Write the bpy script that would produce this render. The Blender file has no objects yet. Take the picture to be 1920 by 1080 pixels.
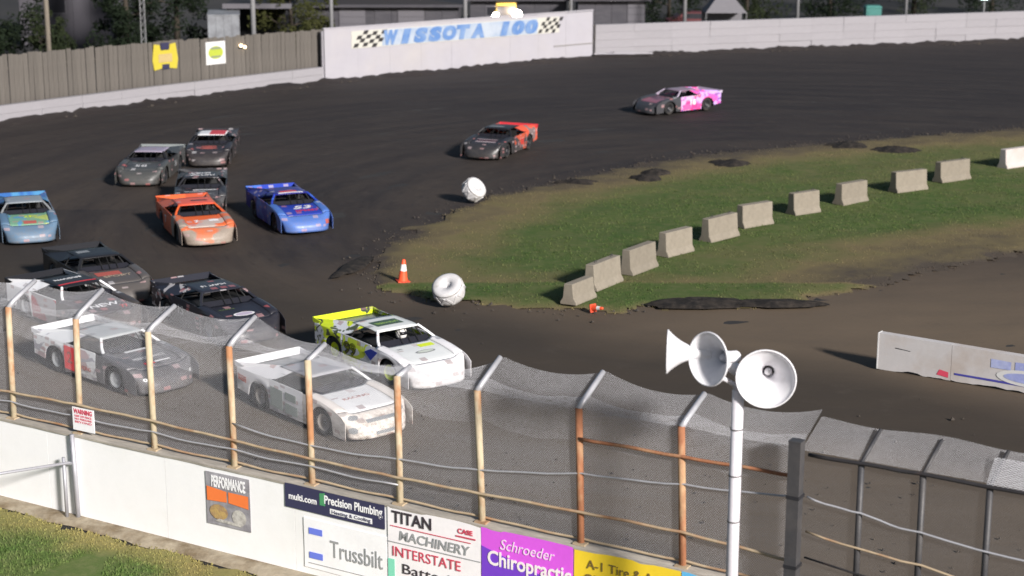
import bpy, bmesh, math, random
from mathutils import Vector, Matrix, noise
random.seed(7)
R = math.radians
scene = bpy.context.scene
COL = scene.collection

# ------------------------------------------------------------------ camera, sky, sun, exposure
cam_data = bpy.data.cameras.new('camera')
cam_data.sensor_width = 36.0
cam_data.lens = 36.0 * 3300 / 1920
cam_data.clip_end = 3000
cam = bpy.data.objects.new('camera', cam_data)
COL.objects.link(cam)
cam.location = (0, 0, 12.5)
cam.rotation_euler = (R(90 - 13.627), 0, 0)
scene.camera = cam
cam_data.dof.use_dof = True
cam_data.dof.focus_distance = 36.0
cam_data.dof.aperture_fstop = 0.9

SUN_EL = R(24)
SUN_AZ = Vector((0.55, -0.835))           # towards the sun, on the ground plan
world = bpy.data.worlds.new('World')
scene.world = world
world.use_nodes = True
wn = world.node_tree
wn.nodes.clear()
sky = wn.nodes.new('ShaderNodeTexSky')
sky.sky_type = 'NISHITA'
sky.sun_disc = False
sky.sun_elevation = SUN_EL
sky.sun_rotation = math.atan2(SUN_AZ.x, SUN_AZ.y)
bg = wn.nodes.new('ShaderNodeBackground')
bg.inputs['Strength'].default_value = 0.05
wo = wn.nodes.new('ShaderNodeOutputWorld')
wn.links.new(sky.outputs[0], bg.inputs[0])
wn.links.new(bg.outputs[0], wo.inputs[0])

sun_data = bpy.data.lights.new('sun', 'SUN')
sun_data.energy = 4.9
sun_data.angle = R(6)
sun_data.color = (1.0, 0.95, 0.905)
sun = bpy.data.objects.new('sun', sun_data)
COL.objects.link(sun)
sd = Vector((-SUN_AZ.x * math.cos(SUN_EL), -SUN_AZ.y * math.cos(SUN_EL), -math.sin(SUN_EL)))
sun.rotation_euler = sd.to_track_quat('-Z', 'Y').to_euler()

scene.view_settings.view_transform = 'Standard'
scene.view_settings.look = 'None'
scene.view_settings.exposure = 0.50
scene.view_settings.gamma = 1.0
scene.view_settings.use_curve_mapping = False

# ------------------------------------------------------------------ materials
MATS = {}
def _n(nt, typ, **kw):
    n = nt.nodes.new(typ)
    for k, v in kw.items():
        setattr(n, k, v)
    return n
def _mix(nt, fac, a, b):
    m = nt.nodes.new('ShaderNodeMix'); m.data_type = 'RGBA'
    for sock, v in ((m.inputs[0], fac), (m.inputs[6], a), (m.inputs[7], b)):
        if isinstance(v, (int, float)): sock.default_value = v
        elif isinstance(v, tuple): sock.default_value = (*v[:3], 1)
        else: nt.links.new(v, sock)
    return m.outputs[2]
def _noise(nt, vec, scale, detail=4, rough=.6, dist=0):
    n = _n(nt, 'ShaderNodeTexNoise')
    n.inputs['Scale'].default_value = scale
    n.inputs['Detail'].default_value = detail
    n.inputs['Roughness'].default_value = rough
    n.inputs['Distortion'].default_value = dist
    if vec is not None: nt.links.new(vec, n.inputs['Vector'])
    return n.outputs['Fac']
def _ramp(nt, fac, lo, hi):
    m = _n(nt, 'ShaderNodeMapRange'); m.clamp = True
    m.inputs['From Min'].default_value = lo; m.inputs['From Max'].default_value = hi
    nt.links.new(fac, m.inputs['Value'])
    return m.outputs[0]
def _map(nt, vec, scale, loc=(0, 0, 0)):
    m = _n(nt, 'ShaderNodeMapping')
    m.inputs['Scale'].default_value = scale; m.inputs['Location'].default_value = loc
    nt.links.new(vec, m.inputs['Vector'])
    return m.outputs[0]
def start(name):
    m = bpy.data.materials.new(name); m.use_nodes = True
    nt = m.node_tree
    b = nt.nodes['Principled BSDF']
    tc = _n(nt, 'ShaderNodeTexCoord')
    MATS[name] = m
    return m, nt, b, tc.outputs['Object']
def bump(nt, b, h, strength, dist=.02):
    bp = _n(nt, 'ShaderNodeBump'); bp.inputs['Strength'].default_value = strength
    bp.inputs['Distance'].default_value = dist
    nt.links.new(h, bp.inputs['Height']); nt.links.new(bp.outputs[0], b.inputs['Normal'])
def surf(name, col, rough=.7, col2=None, scale=2.0, lo=.42, hi=.62, var=.18, stretch=(1, 1, 1), metallic=0, bmp=0, bscale=30, spec=.4, rand=0):
    """plain surface: colour, second worn colour in noise patches, fine value variation, fine relief"""
    if name in MATS: return MATS[name]
    m, nt, b, oc = start(name)
    v = _map(nt, oc, stretch)
    c = tuple(col)
    out = c
    if col2 is not None:
        out = _mix(nt, _ramp(nt, _noise(nt, v, scale, 5, .62), lo, hi), c, tuple(col2))
    f = _ramp(nt, _noise(nt, v, scale * 4.3, 5, .7), .25, .75)
    dk = tuple(x * (1 - var) for x in c)
    mm = nt.nodes.new('ShaderNodeMix'); mm.data_type = 'RGBA'; mm.blend_type = 'MULTIPLY'
    mm.inputs[0].default_value = 1
    if isinstance(out, tuple): mm.inputs[6].default_value = (*out, 1)
    else: nt.links.new(out, mm.inputs[6])
    g = _mix(nt, f, (1 - var,) * 3, (1 + var * .5,) * 3)
    nt.links.new(g, mm.inputs[7])
    res = mm.outputs[2]
    if rand:
        oi = _n(nt, 'ShaderNodeObjectInfo')
        g2 = _mix(nt, oi.outputs['Random'], (1 - rand,) * 3, (1 + rand,) * 3)
        m2 = nt.nodes.new('ShaderNodeMix'); m2.data_type = 'RGBA'; m2.blend_type = 'MULTIPLY'; m2.inputs[0].default_value = 1
        nt.links.new(res, m2.inputs[6]); nt.links.new(g2, m2.inputs[7]); res = m2.outputs[2]
    nt.links.new(res, b.inputs['Base Color'])
    b.inputs['Roughness'].default_value = rough
    b.inputs['Metallic'].default_value = metallic
    b.inputs['Specular IOR Level'].default_value = spec
    if bmp: bump(nt, b, _noise(nt, v, bscale, 4, .6), bmp)
    return m
def emis(name, col, strength):
    m, nt, b, oc = start(name)
    b.inputs['Base Color'].default_value = (*col, 1)
    b.inputs['Emission Color'].default_value = (*col, 1)
    b.inputs['Emission Strength'].default_value = strength
    return m
def livery(name, base, acc=None, acc2=None, seed=0, amount=.5, dirt=.45, scale=.8, rough=.35):
    """painted race body: base coat, swooshes of one or two accents, dried mud low down"""
    m, nt, b, oc = start(name)
    v = _map(nt, oc, (1, .6, 1.3), (seed * 3.1, seed * 1.7, seed * .9))
    out = tuple(base)
    if acc is not None:
        out = _mix(nt, _ramp(nt, _noise(nt, v, scale, 2, .45, .9), amount, amount + .025), tuple(base), tuple(acc))
    if acc2 is not None:
        v2 = _map(nt, oc, (.9, .7, 1.9), (seed * 5.3 + 4, seed * 2.7, seed))
        out = _mix(nt, _ramp(nt, _noise(nt, v2, scale * 1.5, 2, .5, 1.2), .57, .60), out, tuple(acc2))
    vo = _n(nt, 'ShaderNodeTexVoronoi'); vo.distance = 'CHEBYCHEV'; vo.inputs['Scale'].default_value = 1.0; vo.inputs['Randomness'].default_value = .55
    nt.links.new(_map(nt, oc, (3.4, 3.4, 7.5), (seed * 1.3, seed, seed * .7)), vo.inputs['Vector'])
    sc_ = _n(nt, 'ShaderNodeSeparateColor'); nt.links.new(vo.outputs['Color'], sc_.inputs[0])
    pick = _ramp(nt, sc_.outputs[0], .74, .75); near = _ramp(nt, vo.outputs['Distance'], .34, .32)
    pk_ = _n(nt, 'ShaderNodeMath', operation='MULTIPLY'); nt.links.new(pick, pk_.inputs[0]); nt.links.new(near, pk_.inputs[1])
    pk2 = _n(nt, 'ShaderNodeMath', operation='MULTIPLY'); nt.links.new(pk_.outputs[0], pk2.inputs[0]); pk2.inputs[1].default_value = .55
    lum = sum(base) / 3
    tone = _mix(nt, sc_.outputs[1], (.50, .50, .52) if lum < .3 else (.10, .11, .14), (.45, .10, .10) if lum < .3 else (.40, .16, .14))
    out = _mix(nt, pk2.outputs[0], out, tone)
    sp = _n(nt, 'ShaderNodeSeparateXYZ'); nt.links.new(oc, sp.inputs[0])
    low = _ramp(nt, sp.outputs[2], .75, .12)
    fr = _ramp(nt, sp.outputs[0], 1.7, 2.7)
    mx = _n(nt, 'ShaderNodeMath', operation='MAXIMUM'); nt.links.new(low, mx.inputs[0]); nt.links.new(fr, mx.inputs[1])
    nz = _ramp(nt, _noise(nt, _map(nt, oc, (.6, 1, 1.5)), 7, 8, .82), .36, .64)
    ml = _n(nt, 'ShaderNodeMath', operation='MULTIPLY'); nt.links.new(mx.outputs[0], ml.inputs[0]); nt.links.new(nz, ml.inputs[1])
    m3 = _n(nt, 'ShaderNodeMath', operation='MULTIPLY_ADD'); nt.links.new(ml.outputs[0], m3.inputs[0]); m3.inputs[1].default_value = dirt * 1.6
    m3.inputs[2].default_value = dirt * .12; m3.use_clamp = True
    out = _mix(nt, m3.outputs[0], out, (.17, .135, .105) if sum(base) > .5 else (.085, .070, .058))
    nt.links.new(out, b.inputs['Base Color'])
    rr = _n(nt, 'ShaderNodeMath', operation='MULTIPLY_ADD'); nt.links.new(m3.outputs[0], rr.inputs[0]); rr.inputs[1].default_value = .5; rr.inputs[2].default_value = rough
    nt.links.new(rr.outputs[0], b.inputs['Roughness'])
    return m

# ------------------------------------------------------------------ mesh helpers
def mesh_from(name, verts, faces, mat=None, smooth=False):
    me = bpy.data.meshes.new(name)
    me.from_pydata([tuple(v) for v in verts], [], faces)
    me.update()
    if mat: me.materials.append(mat)
    if smooth:
        for p in me.polygons: p.use_smooth = True
    return me
def obj(name, me, parent=None, loc=(0, 0, 0), rz=0):
    o = bpy.data.objects.new(name, me)
    COL.objects.link(o)
    o.location = loc; o.rotation_euler = (0, 0, rz)
    if parent: o.parent = parent
    return o
def tag(o, label=None, cat=None, group=None, kind=None):
    if label: o['label'] = label
    if cat: o['category'] = cat
    if group: o['group'] = group
    if kind: o['kind'] = kind
    return o
def empty(name, loc=(0, 0, 0), rz=0):
    return obj(name, None, None, loc, rz)
class MB:
    def __init__(s): s.v = []; s.f = []
    def add(s, vs, fs):
        b = len(s.v); s.v += [tuple(v) for v in vs]; s.f += [tuple(b + i for i in f) for f in fs]; return s
    def box(s, x0, x1, y0, y1, z0, z1, M=None, taper=0):
        t = taper
        vs = [Vector(p) for p in ((x0, y0, z0), (x1, y0, z0), (x1, y1, z0), (x0, y1, z0), (x0 + t, y0 + t, z1), (x1 - t, y0 + t, z1), (x1 - t, y1 - t, z1), (x0 + t, y1 - t, z1))]
        if M is not None: vs = [M @ v for v in vs]
        return s.add(vs, [(0, 3, 2, 1), (4, 5, 6, 7), (0, 1, 5, 4), (1, 2, 6, 5), (2, 3, 7, 6), (3, 0, 4, 7)])
    def tube(s, a, b, r, n=8, r2=None, cap=True):
        a, b = Vector(a), Vector(b); d = (b - a)
        if d.length < 1e-6: return s
        d.normalize()
        u = d.orthogonal().normalized(); w = d.cross(u); r2 = r if r2 is None else r2
        vs = [a + (u * math.cos(2 * math.pi * i / n) + w * math.sin(2 * math.pi * i / n)) * r for i in range(n)]
        vs += [b + (u * math.cos(2 * math.pi * i / n) + w * math.sin(2 * math.pi * i / n)) * r2 for i in range(n)]
        fs = [(i, (i + 1) % n, n + (i + 1) % n, n + i) for i in range(n)]
        if cap: fs += [tuple(range(n - 1, -1, -1)), tuple(range(n, 2 * n))]
        return s.add(vs, fs)
    def path(s, pts, r, n=6):
        pts = [Vector(p) for p in pts]
        rings = []
        for i, p in enumerate(pts):
            d = (pts[min(i + 1, len(pts) - 1)] - pts[max(i - 1, 0)]).normalized()
            ref = Vector((0, 0, 1)) if abs(d.z) < .9 else Vector((1, 0, 0))
            u = d.cross(ref).normalized(); w = u.cross(d)
            rr = r[i] if isinstance(r, (list, tuple)) else r
            rings.append([p + (u * math.cos(2 * math.pi * k / n) + w * math.sin(2 * math.pi * k / n)) * rr for k in range(n)])
        vs = [v for rg in rings for v in rg]
        fs = [(i * n + k, i * n + (k + 1) % n, (i + 1) * n + (k + 1) % n, (i + 1) * n + k) for i in range(len(pts) - 1) for k in range(n)]
        fs += [tuple(range(n - 1, -1, -1)), tuple((len(pts) - 1) * n + k for k in range(n))]
        return s.add(vs, fs)
    def lathe(s, prof, n=24, M=None):
        """prof: (radius, height) list, about local Z"""
        vs = []
        for r, h in prof:
            for k in range(n):
                a = 2 * math.pi * k / n
                v = Vector((r * math.cos(a), r * math.sin(a), h))
                vs.append(M @ v if M is not None else v)
        fs = [(i * n + k, i * n + (k + 1) % n, (i + 1) * n + (k + 1) % n, (i + 1) * n + k) for i in range(len(prof) - 1) for k in range(n)]
        return s.add(vs, fs)
    def prism(s, poly, y0, y1, M=None):
        """poly in (x,z), extruded along y"""
        n = len(poly)
        vs = [Vector((x, y0, z)) for x, z in poly] + [Vector((x, y1, z)) for x, z in poly]
        if M is not None: vs = [M @ v for v in vs]
        fs = [tuple(range(n)), tuple(range(2 * n - 1, n - 1, -1))] + [(i, n + i, n + (i + 1) % n, (i + 1) % n) for i in range(n)]
        return s.add(vs, fs)
    def mesh(s, name, mat, smooth=False, fix=True):
        me = mesh_from(name, s.v, s.f, mat, smooth)
        if fix:
            bm = bmesh.new(); bm.from_mesh(me); bmesh.ops.recalc_face_normals(bm, faces=bm.faces); bm.to_mesh(me); bm.free()
        return me
    def build(s, name, mat, parent=None, loc=(0, 0, 0), rz=0, smooth=False):
        return obj(name, s.mesh(name, mat, smooth), parent, loc, rz)
def grid_mesh(name, pts, mat, thick=0, smooth=True):
    """pts: rows of equal length; optional thickness"""
    nr, nc = len(pts), len(pts[0])
    me = mesh_from(name, [p for r in pts for p in r], [(i * nc + j, i * nc + j + 1, (i + 1) * nc + j + 1, (i + 1) * nc + j) for i in range(nr - 1) for j in range(nc - 1)], mat, smooth)
    if thick:
        bm = bmesh.new(); bm.from_mesh(me)
        bmesh.ops.recalc_face_normals(bm, faces=bm.faces)
        bmesh.ops.solidify(bm, geom=bm.faces[:], thickness=thick)
        bm.to_mesh(me); bm.free()
        if smooth:
            for p in me.polygons: p.use_smooth = True
    return me
_TXT = {}
def text_mesh(body, size, bold=0.0, shear=0.0, extrude=.003, align='CENTER', squeeze=1.0):
    key = (body, size, bold, shear, align, squeeze)
    cu = bpy.data.curves.new('lettering', 'FONT')
    cu.body = body; cu.size = size; cu.offset = bold; cu.shear = shear; cu.extrude = extrude
    cu.align_x = align; cu.align_y = 'CENTER'; cu.resolution_u = 3
    ob = bpy.data.objects.new('lettering', cu); COL.objects.link(ob)
    dg = bpy.context.evaluated_depsgraph_get(); dg.update()
    me = bpy.data.meshes.new_from_object(ob.evaluated_get(dg))
    bpy.data.objects.remove(ob); bpy.data.curves.remove(cu)
    if squeeze != 1:
        for v in me.vertices: v.co.x *= squeeze
    me.materials.clear()
    return me
def map_mesh(me, fn):
    for v in me.vertices: v.co = fn(v.co)
    me.update(); return me
def pip(x, y, poly):
    ins = False; j = len(poly) - 1
    for i in range(len(poly)):
        xi, yi = poly[i]; xj, yj = poly[j]
        if (yi > y) != (yj > y) and x < (xj - xi) * (y - yi) / (yj - yi) + xi: ins = not ins
        j = i
    return ins
def pdist(x, y, poly):
    best = 1e9
    for i in range(len(poly)):
        ax, ay = poly[i - 1]; bx, by = poly[i]
        dx, dy = bx - ax, by - ay
        t = max(0, min(1, ((x - ax) * dx + (y - ay) * dy) / (dx * dx + dy * dy + 1e-9)))
        best = min(best, math.hypot(x - ax - t * dx, y - ay - t * dy))
    return best
def interp(tab, x):
    if x <= tab[0][0]: return tab[0][1]
    for (a, fa), (b, fb) in zip(tab, tab[1:]):
        if x <= b: return fa + (fb - fa) * (x - a) / (b - a)
    return tab[-1][1]
def sstep(a, b, x):
    t = max(0, min(1, (x - a) / (b - a))); return t * t * (3 - 2 * t)
def fbm(x, y, s=1.0, z=0): return noise.fractal(Vector((x * s, y * s, z)), .9, 2.1, 4)

# near wall frame: local x runs along the wall, local y away from the camera towards the track
WANG = math.atan2(-.601, 1)
WM = Matrix.Translation((0, 27.4, 0)) @ Matrix.Rotation(WANG, 4, 'Z')
def W(x, y, z): return WM @ Vector((x, y, z))
WALL_H = 1.70

# ------------------------------------------------------------------ ground, track, infield
# -- track dirt material: streaks run round the turn
m, nt, b, oc = start('track_dirt')
sp = _n(nt, 'ShaderNodeSeparateXYZ'); nt.links.new(oc, sp.inputs[0])
def M_(op, a, c2=None, cl=False):
    n = _n(nt, 'ShaderNodeMath', operation=op); n.use_clamp = cl
    for i, q in enumerate((a, c2)):
        if q is None: continue
        if isinstance(q, (int, float)): n.inputs[i].default_value = q
        else: nt.links.new(q, n.inputs[i])
    return n.outputs[0]
dx = M_('SUBTRACT', sp.outputs[0], 12); dy = M_('SUBTRACT', sp.outputs[1], 64)
rad = M_('SQRT', M_('ADD', M_('MULTIPLY', dx, dx), M_('MULTIPLY', dy, dy)))
ang = M_('ARCTAN2', dy, dx)
cb = _n(nt, 'ShaderNodeCombineXYZ'); nt.links.new(rad, cb.inputs[0]); nt.links.new(M_('MULTIPLY', ang, 3.5), cb.inputs[1])
st = _noise(nt, cb.outputs[0], 1.1, 6, .68)
broad = _noise(nt, oc, .09, 3, .5)
fine = _noise(nt, oc, 9, 6, .8)
mid = _noise(nt, oc, 1.3, 6, .72)
c = _mix(nt, _ramp(nt, st, .36, .64), (.0215, .0178, .0186), (.039, .0325, .0305))
st2 = _noise(nt, cb.outputs[0], .22, 4, .6)
midl = M_('MULTIPLY', _ramp(nt, sp.outputs[1], 92, 66), _ramp(nt, st2, .35, .65))
c = _mix(nt, M_('MULTIPLY', midl, .75), c, (.066, .051, .040))
ln_ = _noise(nt, cb.outputs[0], 5.5, 3, .55)
c = _mix(nt, M_('MULTIPLY', _ramp(nt, ln_, .56, .70), .42), c, (.020, .017, .017))
nearf = M_('MULTIPLY', _ramp(nt, sp.outputs[1], 56, 47), _ramp(nt, broad, .2, .55))
c = _mix(nt, nearf, c, (.118, .090, .064))
rt = M_('MULTIPLY', _ramp(nt, sp.outputs[0], -1, 6), _ramp(nt, sp.outputs[1], 62, 50))
c = _mix(nt, M_('MULTIPLY', rt, .6), c, (.140, .106, .074))
uu = M_('ADD', M_('ADD', sp.outputs[1], M_('MULTIPLY', sp.outputs[0], .601)), M_('MULTIPLY', M_('SUBTRACT', broad, .5), 5))
grv = M_('MULTIPLY', _ramp(nt, uu, 49, 45.5), _ramp(nt, uu, 39.0, 42.0))
c = _mix(nt, M_('MULTIPLY', grv, .8), c, (.040, .033, .027))
veiled = M_('MULTIPLY', _ramp(nt, uu, 42.0, 37.0), _ramp(nt, st, .15, .6))  # pale veil of the lit fence mesh, painted into the near track colour
c = _mix(nt, M_('MULTIPLY', veiled, M_('ADD', .35, M_('MULTIPLY', _ramp(nt, sp.outputs[0], 7, 0), .5))), c, (.150, .134, .120))
c = _mix(nt, M_('MULTIPLY', _ramp(nt, mid, .55, .75), .35), c, (.095, .077, .062))
c = _mix(nt, M_('MULTIPLY', _ramp(nt, fine, .58, .75), .5), c, (.022, .019, .018))
nt.links.new(c, b.inputs['Base Color'])
rg = _n(nt, 'ShaderNodeMapRange'); nt.links.new(st, rg.inputs['Value']); rg.inputs['To Min'].default_value = .62; rg.inputs['To Max'].default_value = .98
nt.links.new(rg.outputs[0], b.inputs['Roughness']); b.inputs['Specular IOR Level'].default_value = .2
bump(nt, b, M_('ADD', M_('MULTIPLY', fine, .35), st), .38, .04)
TRACK = m

def grass_material(name, dry_base, k=1.0):
    m, nt, b, oc = start(name)
    at = _n(nt, 'ShaderNodeAttribute'); at.attribute_name = 'dry'
    n1 = _noise(nt, oc, .35, 5, .65); n2 = _noise(nt, oc, 3.2, 6, .75); n3 = _noise(nt, oc, 22, 4, .8)
    g = _mix(nt, _ramp(nt, n1, .35, .65), tuple(k * q for q in (.050, .094, .022)), tuple(k * q for q in (.086, .112, .034)))
    g = _mix(nt, _ramp(nt, n2, .45, .75), g, tuple(k * q for q in (.122, .132, .056)))
    def mm(op, a, c2, cl=False):
        n = _n(nt, 'ShaderNodeMath', operation=op); n.use_clamp = cl
        for i, q in enumerate((a, c2)):
            if isinstance(q, (int, float)): n.inputs[i].default_value = q
            else: nt.links.new(q, n.inputs[i])
        return n.outputs[0]
    f = mm('ADD', at.outputs['Fac'], mm('MULTIPLY', mm('SUBTRACT', _noise(nt, oc, .55, 6, .7), .5), 1.3))
    g = _mix(nt, _ramp(nt, f, .05, 1.0), g, dry_base)
    g = _mix(nt, mm('MULTIPLY', _ramp(nt, n3, .5, .8), .5), g, (.036, .055, .016))
    g = _mix(nt, _ramp(nt, f, .95, 1.55), g, (.070, .057, .046))
    nt.links.new(g, b.inputs['Base Color'])
    b.inputs['Roughness'].default_value = .9; b.inputs['Specular IOR Level'].default_value = .15
    bump(nt, b, n3, .45, .03)
    return m
GRASS = grass_material('infield_grass', (.165, .132, .066))
VERGE = grass_material('verge_grass', (.31, .26, .10), 1.55)

surf('yard_dirt', (.020, .019, .020), .95, (.034, .031, .029), .15, var=.3, bmp=.3, bscale=6)
g = MB(); g.add([(-900, -300, -.05), (900, -300, -.05), (900, 1500, -.05), (-900, 1500, -.05)], [(0, 1, 2, 3)])
tag(g.build('ground', MATS['yard_dirt']), kind='structure')

FAR = [(-40, 66), (-33, 76), (-25.2, 86.1), (-18.86, 94.0), (-10.93, 103.0), (-3.3, 109.2), (5.26, 116.6), (16, 120.4), (37, 127.7), (60, 135)]
def far_y(x): return interp(FAR, x)
# track sheet with real ruts and clods
def track_z(x, y):
    dx, dy = x - 12, y - 64
    r = math.hypot(dx, dy); a = math.atan2(dy, dx)
    h = .030 * noise.noise(Vector((r * .9, a * 5, 0))) + .018 * noise.noise(Vector((r * 2.3, a * 14, 3))) + .015 * noise.noise(Vector((x * 1.7, y * 1.7, 1)))
    return h - .03
step = .42
xs = [-46 + i * step for i in range(int(106 / step) + 1)]
ys = [20 + i * step for i in range(int(118 / step) + 1)]
vs, idx, fs = [], {}, []
for i, x in enumerate(xs):
    for j, y in enumerate(ys):
        if y < 27.4 - .601 * x + .2 or y > far_y(x) + 1.0: continue
        idx[i, j] = len(vs); vs.append((x, y, track_z(x, y)))
for (i, j) in idx:
    q = [(i, j), (i + 1, j), (i + 1, j + 1), (i, j + 1)]
    if all(k in idx for k in q): fs.append(tuple(idx[k] for k in q))
tag(obj('track', mesh_from('track', vs, fs, TRACK, True)), kind='structure')

INF = [(-4.15, 51.2), (-4.6, 53.2), (-4.5, 56.8), (-3.73, 60.3), (-1.0, 66.4), (3.1, 71.8), (8, 76.6), (15.8, 80.8), (24.7, 84.5), (46, 93),
       (46, 68), (17.3, 56.6), (13.2, 53.6), (10.4, 51.0), (8.2, 49.4), (4.5, 48.9), (1.83, 48.5), (.62, 49.1), (-2.5, 49.8)]
def sheet(name, poly, step, z, mat, dryfn, bump_h, blades, blade_h, xr, yr, jit=.55):
    """a ground sheet cut to a ragged outline, and its blades"""
    vs, idx, fs, dry = [], {}, [], []
    nx = int((xr[1] - xr[0]) / step); ny = int((yr[1] - yr[0]) / step)
    for i in range(nx + 1):
        for j in range(ny + 1):
            x = xr[0] + i * step; y = yr[0] + j * step
            jx = x + jit * fbm(x, y, .8, 2); jy = y + jit * fbm(x, y, .8, 9)
            if not pip(jx, jy, poly): continue
            d = pdist(jx, jy, poly)
            idx[i, j] = len(vs)
            vs.append((x, y, z + bump_h * sstep(0, 1.2, d) * (1 + .5 * fbm(x, y, .5)) - (.05 if d < .15 else 0)))
            dry.append(dryfn(x, y, d))
    for (i, j) in idx:
        q = [(i, j), (i + 1, j), (i + 1, j + 1), (i, j + 1)]
        if all(k in idx for k in q): fs.append(tuple(idx[k] for k in q))
    me = mesh_from(name, vs, fs, mat, True)
    at = me.attributes.new('dry', 'FLOAT', 'POINT'); at.data.foreach_set('value', dry)
    tag(obj(name, me), kind='structure')
    bv, bf, bd = [], [], []
    n = len(vs)
    for _ in range(blades):
        k = random.randrange(n); x, y, zz = vs[k]
        x += random.uniform(-step, step) * .6; y += random.uniform(-step, step) * .6
        if noise.noise(Vector((x * .7, y * .7, 5))) < -.25: continue
        h = blade_h * random.uniform(.4, 1.3) * (1 - .5 * min(1, max(0, dry[k]))); a = random.uniform(0, math.pi); w = random.uniform(.012, .03)
        lx, ly = random.gauss(0, .35) * h, random.gauss(0, .35) * h
        q = len(bv)
        bv += [(x - math.cos(a) * w, y - math.sin(a) * w, zz - .02), (x + math.cos(a) * w, y + math.sin(a) * w, zz - .02), (x + lx, y + ly, zz + h)]
        bf.append((q, q + 1, q + 2)); bd += [dry[k]] * 3
    me = mesh_from(name + '_blades', bv, bf, mat)
    at = me.attributes.new('dry', 'FLOAT', 'POINT'); at.data.foreach_set('value', bd)
    return obj(name + '_blades', me)
def inf_dry(x, y, d):
    e = (1.05 * (1 - sstep(1.2, 5.6, d)) + .5 * (1 - sstep(0, 1.0, d))) if y > 52 else .3 * (1 - sstep(0, 1.6, d)) + .9 * (1 - sstep(0, .7, d))
    if x > 7: e += .42 * sstep(62, 50, y) * sstep(5, 12, x)
    e += .30 * sstep(62, 74, y)
    e += .45 * math.exp(-((y - .42 * x - 53.0) / 1.3) ** 2) * sstep(4, 9, x)
    return e + .15 * fbm(x, y, .25, 4)
o = sheet('infield', INF, .3, -.005, GRASS, inf_dry, .07, 70000, .055, (-6, 47), (47, 94))
tag(o, 'mown grass covering the infield inside the turn', 'grass', kind='stuff')
VER = [tuple(W(-40, -.32, 0).xy), tuple(W(25, -.32, 0).xy), tuple(W(25, -14, 0).xy), tuple(W(-40, -14, 0).xy)]
def ver_dry(x, y, d):
    ly = -(x * .515 + (y - 27.4) * .857)
    return .95 * (1 - sstep(.4, 2.0, ly + .5 * fbm(x, y, .6))) - .12
o = sheet('verge', VER, .16, -.02, VERGE, ver_dry, .04, 50000, .05, (-13, 2), (24, 37), .3)
tag(o, 'lawn in front of the white trackside wall', 'grass', kind='stuff')

# sandy footing strip at the foot of the near wall
surf('footing', (.40, .34, .25), .95, (.20, .15, .09), 1.4, var=.25, bmp=.5, bscale=18)
pts = []
for k in range(-150, 90):
    x = k * .2
    w0 = -.42 - .10 * fbm(x, 0, 1.1)
    pts.append([W(x, .02, .03), W(x, -.12, .035), W(x, w0 * .7, .02), W(x, w0, -.035)])
tag(obj('footing_strip', grid_mesh('footing_strip', pts, MATS['footing'])), kind='structure')

# loose berm of dirt against the far wall and along the fence, rutted edge of the infield
def berm(name, line, w, h, mat, seed):
    pts = []
    n = 0
    for (ax, ay), (bx, by) in zip(line, line[1:]):
        L = math.hypot(bx - ax, by - ay); k = max(2, int(L / .3))
        nx, ny = (by - ay) / L, -(bx - ax) / L
        for i in range(k):
            t = i / k; x, y = ax + (bx - ax) * t, ay + (by - ay) * t
            hh = h * (.5 + .5 * fbm(x, y, .55, seed) + .45 * fbm(x, y, 2.6, seed)); hh = max(.02, hh)
            pts.append([(x, y, hh), (x + nx * w * .35, y + ny * w * .35, hh * .75 + .03 * fbm(x, y, 3, 1)), (x + nx * w * .7, y + ny * w * .7, hh * .3), (x + nx * w, y + ny * w, -.06)])
    tag(obj(name, grid_mesh(name, pts, mat)), kind='structure')
berm('dirt_berm', [(x, y - .10) for x, y in FAR], 1.2, .24, TRACK, 3)

surf('mud', (.018, .016, .015), .9, (.045, .037, .031), 3, var=.4, bmp=.8, bscale=14, spec=.2)
def mud(x, y, rx, ry, h, label, seed, rz=0):
    """a lumpy patch of thrown mud"""
    rows = []
    n = 22
    for i in range(7):
        r = i / 6
        rows.append([])
        for k in range(n + 1):
            a = 2 * math.pi * (k % n) / n
            e = 1 + .45 * fbm(math.cos(a) * 1.3 + seed, math.sin(a) * 1.3, 1.0, seed)
            px, py = rx * r * e * math.cos(a), ry * r * e * math.sin(a)
            z = h * (1 - r * r) * (1 + .9 * fbm(px * 2.5, py * 2.5, 1.0, seed)) + .02 if r < 1 else -.03
            rows[-1].append((px, py, z))
    o = obj('mud_clod', grid_mesh('mud_clod', rows, MATS['mud']), None, (x, y, .07), rz)
    tag(o, label, 'mud', 'dark mud thrown on the infield')
mud(5.95, 71.3, .62, .6, .13, 'dark mud lump at the upper edge of the infield, right one of a close pair', 1)
mud(5.35, 70.0, .62, .7, .12, 'dark mud lump at the upper edge of the infield, left one of a close pair', 2)
mud(9.3, 73.6, .95, .8, .12, 'dark mud patch on dry grass above the row of concrete blocks, near the middle', 3)
mud(15.1, 78.4, 1.1, .8, .14, 'dark mud patch at the grass edge nearest the far straight', 4)
mud(16.9, 77.2, 1.15, .7, .12, 'long dark mud streak below the grass edge at the upper right', 5)
mud(2.7, 69.2, .8, .5, .08, 'thin dark mud smear on the grass right of the upper white tyre marker', 6)
mud(5.3, 49.5, 1.5, .6, .07, 'black mud heap at the lower infield edge beside the fallen cone', 7, .05)
mud(7.6, 49.45, 1.4, .45, .06, 'black mud heap tapering off right along the lower infield edge', 8)
mud(-5.0, 54.3, .35, 1.5, .02, 'dark churned rut at the left tip of the infield', 9, -.25)

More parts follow.
